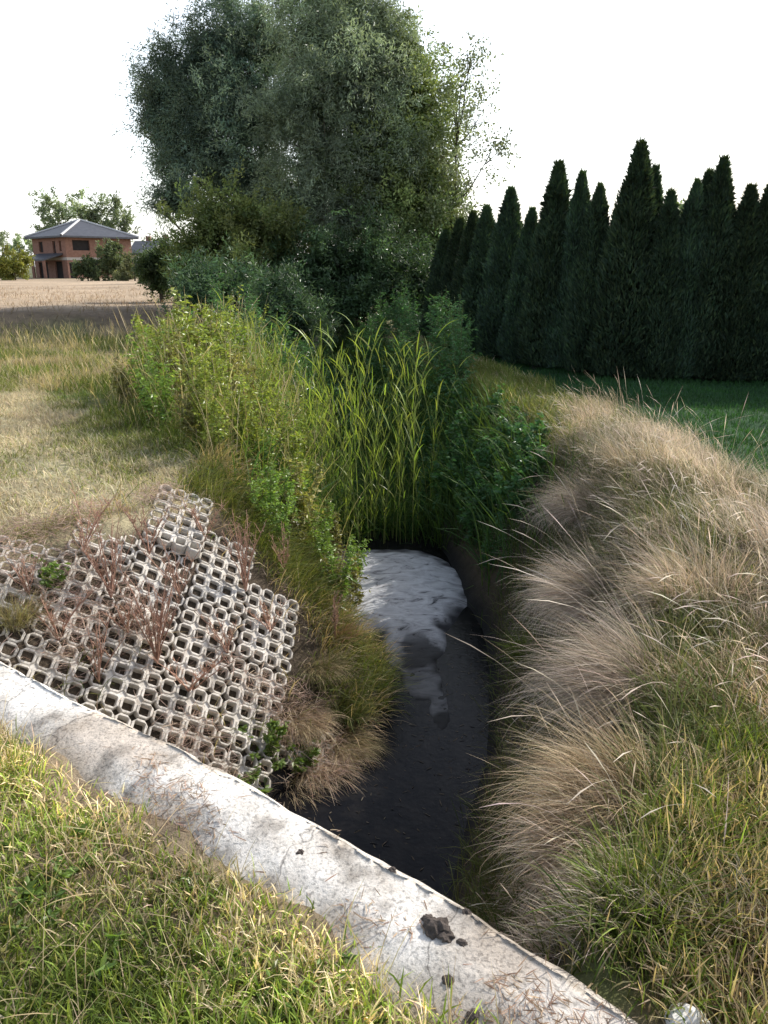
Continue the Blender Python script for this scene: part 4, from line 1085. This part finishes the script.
# thuja row
def thuja(seed):
    root = empty('thuja'); tag(root, 'x', 'thuja', 'thuja hedge trees along the lawn')
    gt, gl = Geo(), Geo(); r = np.random.default_rng(seed)
    tube(gt, [(0, 0, -.1), (.01, 0, 1.2), (0, .01, 2.6)], [.05, .035, .008], (.10, .07, .05), 7)
    n = 15000; H = 3.0
    u = rng.random(n)**1.15; a = U(0, 6.28, n)
    wid = .43*(1-u**1.45)**.85*(.75+.25*sstep(0, .12, u))
    lob = 1+.22*(noise2(a*1.6+seed, u*9, 1.0, seed, 2)-.5)*2+.10*np.sin(a*5+seed+u*6)
    dep = 1-.38*rng.random(n)**2.2
    rr = wid*lob*dep
    P = np.stack([rr*np.cos(a), rr*np.sin(a), u*H+.03], -1)
    D = np.stack([np.cos(a)*.38, np.sin(a)*.38, np.full(n, .85)], -1)+rng.normal(0, .26, (n, 3))
    c = jit(mixc(np.array([.042, .072, .052]), np.array([.075, .12, .06]), rng.random(n)**2), n, .2)
    leaves(gl, P, D, U(.06, .13, n), U(.018, .034, n), c)
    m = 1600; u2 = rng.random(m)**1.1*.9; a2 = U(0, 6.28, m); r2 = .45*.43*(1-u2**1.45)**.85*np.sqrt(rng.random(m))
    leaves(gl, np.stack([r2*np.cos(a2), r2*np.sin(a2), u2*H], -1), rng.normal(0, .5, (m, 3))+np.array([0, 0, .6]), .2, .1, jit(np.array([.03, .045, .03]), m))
    m = 260; u2 = U(.93, 1.03, m); P = np.stack([rng.normal(0, .02, m), rng.normal(0, .02, m), u2*H], -1)
    leaves(gl, P, rng.normal(0, .3, (m, 3))+np.array([0, 0, 1]), U(.06, .12, m), .02, jit(np.array([.05, .085, .025]), m))
    gt.build('trunk', M_bark, root, True); gl.build('crown', M_thuja, root)
    return root
thj = Spawner([thuja(s) for s in (3, 5, 8, 13, 21)])
# (px of axis, py of tip, distance y, width factor)
TH = [(446, 232, 17.6, 1.0), (460, 222, 17.0, 1.0), (473, 216, 16.2, 1.0), (487, 210, 15.4, 1.05), (511, 193, 14.4, 1.05), (532, 213, 13.6, .85), (559, 168, 13.0, 1.05), (582, 178, 12.7, .85),
      (600, 190, 12.3, .85), (622, 205, 12.4, .8), (641, 149, 11.9, 1.1), (655, 172, 12.3, .85), (671, 196, 11.7, .85), (697, 186, 11.7, .8), (709, 177, 11.9, .9), (724, 164, 11.7, .95), (751, 191, 11.5, .95), (772, 188, 11.5, 1), (800, 172, 11.4, 1), (828, 180, 11.3, 1), (858, 168, 11.2, 1), (890, 182, 11.1, 1), (925, 176, 11, 1), (960, 170, 10.9, 1), (1000, 180, 10.8, 1)]
lt = []
for k, (px, py, Y, wf) in enumerate(TH):
    X, _, Z = at_y(px, py, Y); zb = hz(X, Y); sc = (Z-zb)/3.03
    if px == 641: lab = 'tallest pointed thuja near the middle of the row by the lawn'
    elif k == 0: lab = 'far end thuja of the row, next to the big tree clump'
    else: lab = '%s dark columnar thuja of the row, counted from the big tree clump' % (ORD[k] if k < 12 else ['thirteenth', 'fourteenth', 'fifteenth', 'sixteenth', 'seventeenth', 'eighteenth', 'nineteenth', 'twentieth', 'twenty first', 'twenty second', 'twenty third', 'twenty fourth', 'twenty fifth'][k-12])
    thj.put(k, (X, Y, zb), U(0, 6.28), (wf*1.14, wf*1.14, sc), lab, 'thuja hedge trees along the lawn')
# something leafy peeking over the hedge
x0, _, _ = at_y(680, 240, 30)
tree('distant_tree', 'rounded pale green tree top peeking over the thuja row', 'tree', (x0, 30, hz(x0, 30)), [B(682, 222, 30, 16, 90), B(690, 240, 30, 18, 90), B(675, 250, 30, 18, 60)], .2, .1, np.array([.08, .11, .05]), np.array([.12, .15, .08]), 14, .5, 0, .1)

# ------------------------------------------------------------------ far background, left
FG = np.array([.13, .165, .10]); FG2 = np.array([.20, .23, .14])
def far_tree(lab, px, py_base, Y, blobs, c1=FG, c2=FG2, leaf=.45, per=16, name='distant_tree', twig=1.0, cat='tree', tr=.3):
    x0, _, _ = at_y(px, py_base, Y)
    return tree(name, lab, cat, (x0, Y, hz(x0, Y)), [B(a, b, Y, r, n) for a, b, r, n in blobs], leaf, leaf*.5, c1, c2, per, twig, .1, tr, 1, limb_twigs=3)
far_tree('large round tree rising behind the left part of the brick house roof', 65, 275, 135, [(62, 212, 18, 90), (50, 215, 12, 50), (80, 205, 15, 70), (70, 225, 18, 80), (45, 228, 8, 30)])
far_tree('large round tree rising behind the right part of the brick house roof', 112, 275, 138, [(108, 208, 16, 80), (120, 218, 14, 70), (98, 215, 14, 60), (130, 228, 8, 30), (112, 232, 16, 70)])
far_tree('small dim tree at the left picture edge on the horizon', 5, 275, 190, [(4, 243, 8, 40), (10, 252, 9, 40), (-6, 250, 10, 40)], leaf=.6)
far_tree('dim tree on the horizon right of the edge tree', 25, 275, 185, [(22, 246, 10, 40), (32, 254, 10, 40), (40, 244, 8, 40)], leaf=.6)
far_tree('yellow green bush left of the brick house', 15, 275, 92, [(12, 260, 14, 110), (24, 262, 9, 60), (2, 264, 12, 90), (14, 270, 14, 80)], np.array([.14, .16, .035]), np.array([.2, .2, .05]), .3, 18, 'distant_bush', .6, 'bush', .1)
far_tree('round green bush hiding the right corner of the brick house', 108, 276, 85, [(109, 250, 11, 110), (108, 262, 13, 130), (104, 271, 12, 80), (117, 270, 10, 80)], np.array([.06, .085, .04]), np.array([.10, .12, .06]), .26, 18, 'distant_bush', .5, 'bush', .1)
far_tree('dark low bush before the brick house doors', 88, 277, 84, [(86, 268, 9, 90), (93, 272, 9, 80), (80, 274, 6, 40)], np.array([.04, .06, .03]), np.array([.06, .08, .035]), .26, 18, 'distant_bush', .5, 'bush', .1)
far_tree('pale olive bush right of the round green bush', 135, 278, 83, [(134, 266, 10, 80), (144, 270, 9, 70), (126, 273, 9, 60)], np.array([.09, .105, .05]), np.array([.14, .145, .08]), .26, 18, 'distant_bush', .5, 'bush', .1)
far_tree('dark green bush by the field just left of the willow', 150, 280, 60, [(152, 262, 11, 90), (162, 266, 10, 90), (145, 274, 9, 60), (158, 278, 12, 80), (170, 282, 14, 90), (150, 284, 9, 60)], np.array([.04, .065, .03]), np.array([.06, .09, .04]), .2, 18, 'distant_bush', .4, 'bush', .1)

M_brick = rough_mat('hollow_brick', [(.3, (.19, .10, .075)), (.7, (.29, .165, .125))], 3, .9, .3, 12)
M_roof = rough_mat('dark_roof_tiles', [(.3, (.05, .054, .066)), (.7, (.085, .09, .108))], 2, .55, .3, 9)
M_cap = rough_mat('pale_ridge_cap', [(.3, (.45, .45, .46)), (.7, (.55, .55, .56))], 2, .7, .1, 9)
M_hole = rough_mat('dark_interior', [(.3, (.02, .018, .018)), (.7, (.035, .03, .03))], 2, .95, .1, 9)
M_band = rough_mat('concrete_band', [(.3, (.36, .33, .3)), (.7, (.48, .45, .42))], 2, .9, .1, 9)

def wall_open(g, W, H, th, ops, M):
    xs = sorted({0, W, *[o[0] for o in ops], *[o[1] for o in ops]}); zs = sorted({0, H, *[o[2] for o in ops], *[o[3] for o in ops]})
    for a, b in zip(xs[:-1], xs[1:]):
        for c, d in zip(zs[:-1], zs[1:]):
            mx2, mz2 = (a+b)/2, (c+d)/2
            if any(o[0] < mx2 < o[1] and o[2] < mz2 < o[3] for o in ops): continue
            V = [M @ Vector((p, q, r_)) for r_ in (c, d) for q in (0, th) for p in (a, b)]
            g.add([tuple(v) for v in V], [(0, 2, 3, 1), (4, 5, 7, 6), (0, 1, 5, 4), (2, 6, 7, 3), (0, 4, 6, 2), (1, 3, 7, 5)], (1, 1, 1))
def quad_prism(g, pts_low, pts_high): pass

def brick_house():
    Y = 108.0
    cx, _, _ = at_y(69, 277, Y)          # near corner
    root = empty('brick_house', (cx, Y, -.1), 0); tag(root, 'unfinished two storey red brick house with dark hipped roof across the field', 'house')
    th = R(47); W, D_, H = 9.6, 9.6, 5.4
    # local axes: u along the right-hand face, v along the left-hand face (going back)
    u = Vector((math.cos(th), math.sin(th), 0)); v = Vector((-math.sin(th), math.cos(th), 0))
    def Mf(o, a, b): return Matrix(((a.x, b.x, 0, o.x), (a.y, b.y, 0, o.y), (0, 0, 1, 0), (0, 0, 0, 1)))
    fr = [(1.0, 3.4, 3.7, 5.0), (5.8, 7.4, 3.7, 5.0), (.25, 1.05, 0.0, 2.2), (2.4, 4.4, .7, 2.2), (6.2, 8.2, .0, 2.2)]
    lf = [(.9, 1.5, 3.6, 4.9), (2.6, 3.4, 2.9, 4.9), (6.4, 7.6, 3.5, 4.9), (1.2, 3.4, .0, 2.3), (5.6, 8.4, .0, 2.2)]
    g = Geo()
    wall_open(g, W, H, .3, fr, Mf(Vector((0, 0, 0)), u, v))
    wall_open(g, D_-.31, H, .3, [(a-.0, b, c, d) for a, b, c, d in lf], Mf(v*.305, v, u))
    wall_open(g, W, H, .3, [], Mf(v*(D_), u, v)); wall_open(g, D_-.31, H, .3, [], Mf(u*W+v*.305, v, -u))
    g.build('wall', M_brick, root)
    # dark sheets set back in each opening stand in for the unlit interior
    for ops, O, a, b in ((fr, Vector((0, 0, 0)), u, v), (lf, v*.305, v, u)):
        M = Mf(O, a, b)
        for (p, q, r_, s_) in ops:
            gg = Geo(); V = [M @ Vector((xx, yy, zz)) for zz in (r_, s_) for yy in (.22, .26) for xx in (p, q)]
            gg.add([tuple(t_) for t_ in V], [(0, 2, 3, 1), (4, 5, 7, 6), (0, 1, 5, 4), (2, 6, 7, 3), (0, 4, 6, 2), (1, 3, 7, 5)], (1, 1, 1))
            gg.build('door' if r_ < .3 else 'window', M_hole, root)
    # storey band
    gg = Geo()
    for O, a, b, ln in ((Vector((0, 0, 0)), u, v, W), (Vector((0, 0, 0)), v, u, D_)):
        M = Mf(O, a, b); V = [M @ Vector((xx, yy, zz)) for zz in (2.45, 2.8) for yy in (-.04, -.004) for xx in (-.04, ln)]
        gg.add([tuple(t_) for t_ in V], [(0, 2, 3, 1), (4, 5, 7, 6), (0, 1, 5, 4), (2, 6, 7, 3), (0, 4, 6, 2), (1, 3, 7, 5)], (1, 1, 1))
    gg.build('storey_band', M_band, root)
    # hipped roof
    oh = .8; co = [-u*oh-v*oh, u*(W+oh)-v*oh, u*(W+oh)+v*(D_+oh), -u*oh+v*(D_+oh)]
    zb = H-.1; ap = u*W*.5+v*D_*.5+Vector((0, 0, zb+2.5))
    def P(c, z): return (c.x, c.y, z)
    gr = Geo(); V = [P(c, zb) for c in co]+[P(c, zb+.22) for c in co]+[tuple(ap), tuple(ap+u*.02)]
    gr.add(V, [(0, 3, 2, 1), (0, 1, 5, 4), (1, 2, 6, 5), (2, 3, 7, 6), (3, 0, 4, 7)], (1, 1, 1))
    gr.add([V[4], V[5], V[8], V[9], V[5], V[6], V[8], V[9], V[6], V[7], V[8], V[9], V[7], V[4], V[8], V[9]], [(0, 1, 3, 2), (4, 5, 7, 6), (8, 9, 11, 10), (12, 13, 15, 14)], (1, 1, 1))
    rf = gr.build('roof', M_roof, root)
    gc = Geo()
    for c in co: tube(gc, [P(c, zb+.26), tuple(ap+Vector((0, 0, .05)))], [.16, .16], (1, 1, 1), 6)
    gc.build('ridge_cap', M_cap, rf)
    ch = Geo(); cpos = u*W*.8+v*D_*.75
    box_into(ch, cpos.x-.4, cpos.x+.4, cpos.y-.4, cpos.y+.4, zb+.3, zb+2.2); ch.build('chimney', M_hole, rf)
    # lean-to porch on the left face
    pg = Geo(); o0 = v*1.0-u*.01
    A = [o0, o0-u*2.8, o0-u*2.8+v*7.5, o0+v*7.5]
    V = [P(A[0], 3.15), P(A[1], 2.35), P(A[2], 2.35), P(A[3], 3.15), P(A[0], 3.35), P(A[1], 2.55), P(A[2], 2.55), P(A[3], 3.35)]
    pg.add(V, [(0, 1, 2, 3), (4, 7, 6, 5), (0, 4, 5, 1), (1, 5, 6, 2), (2, 6, 7, 3), (3, 7, 4, 0)], (1, 1, 1))
    pr = pg.build('porch_roof', M_roof, root)
    for q in (0.2, 3.6, 7.2):
        c = o0-u*2.6+v*q; pg = Geo(); box_into(pg, c.x-.16, c.x+.16, c.y-.16, c.y+.16, 0, 2.4); pg.build('porch_post', M_brick, root)
    return root
brick_house()

def gable_house(lab, px0, px1, pyb, pye, pyr, Y, wallm, roofm, gable_front):
    x0, _, zb = at_y(px0, pyb, Y); x1, _, ze = at_y(px1, pye, Y); _, _, zr = at_y(px0, pyr, Y)
    zg = hz((x0+x1)/2, Y); zb = min(zb, zg)
    root = empty('gable_house', ((x0+x1)/2, Y, zg-.05)); tag(root, lab, 'house')
    W = x1-x0; H = ze-zg; Rr = zr-zg; D_ = 8.0
    def prism(g, hw, y0, y1, h0, h1, gab):
        if gab: V = [(-hw, y0, h0), (hw, y0, h0), (0, y0, h1), (0, y0, h1), (-hw, y1, h0), (hw, y1, h0), (0, y1, h1), (0, y1, h1)]
        else: V = [(-hw, y0, h0), (-hw, y1, h0), (-hw, (y0+y1)/2, h1), (-hw, (y0+y1)/2, h1), (hw, y0, h0), (hw, y1, h0), (hw, (y0+y1)/2, h1), (hw, (y0+y1)/2, h1)]
        g.add(V, [(0, 1, 2, 3), (4, 7, 6, 5), (0, 4, 5, 1), (1, 5, 6, 2), (3, 7, 4, 0)], (1, 1, 1))
    g = Geo(); box_into(g, -W/2, W/2, 0, D_, 0, H); prism(g, W/2, .0, D_, H+.002, Rr-.12, gable_front); g.build('wall', wallm, root)
    g = Geo()
    if gable_front:
        for s_ in (-1, 1):
            V = [(s_*(W/2+.4), -.3, H-.3), (0, -.3, Rr), (0, D_+.3, Rr), (s_*(W/2+.4), D_+.3, H-.3)]; V += [(a, b, c+.18) for a, b, c in V]
            g.add(V, [(0, 1, 2, 3), (4, 7, 6, 5), (0, 4, 5, 1), (1, 5, 6, 2), (2, 6, 7, 3), (3, 7, 4, 0)], (1, 1, 1))
    else:
        for (ya, yb) in ((-.4, D_/2), (D_+.4, D_/2)):
            V = [(-W/2-.3, ya, H-.2), (W/2+.3, ya, H-.2), (W/2+.3, yb, Rr), (-W/2-.3, yb, Rr)]; V += [(a, b, c+.18) for a, b, c in V]
            g.add(V, [(0, 1, 2, 3), (4, 7, 6, 5), (0, 4, 5, 1), (1, 5, 6, 2), (2, 6, 7, 3), (3, 7, 4, 0)], (1, 1, 1))
    rf = g.build('roof', roofm, root)
    c = Geo(); box_into(c, -.35, .35, D_*.55, D_*.55+.7, Rr-.5, Rr+.9); c.build('chimney', M_brick, rf)
    g = Geo(); box_into(g, -W*.15, W*.15, -.05, -.004, H*.45, H*.8); g.build('window', M_hole, root)
gable_house('low house with blue grey roof between the brick house and the red gable', 132, 152, 276, 253, 241, 125, M_band, M_roof, False)
gable_house('small red brick gable house left of the willow', 149, 171, 276, 249, 239, 130, M_brick, M_roof, True)
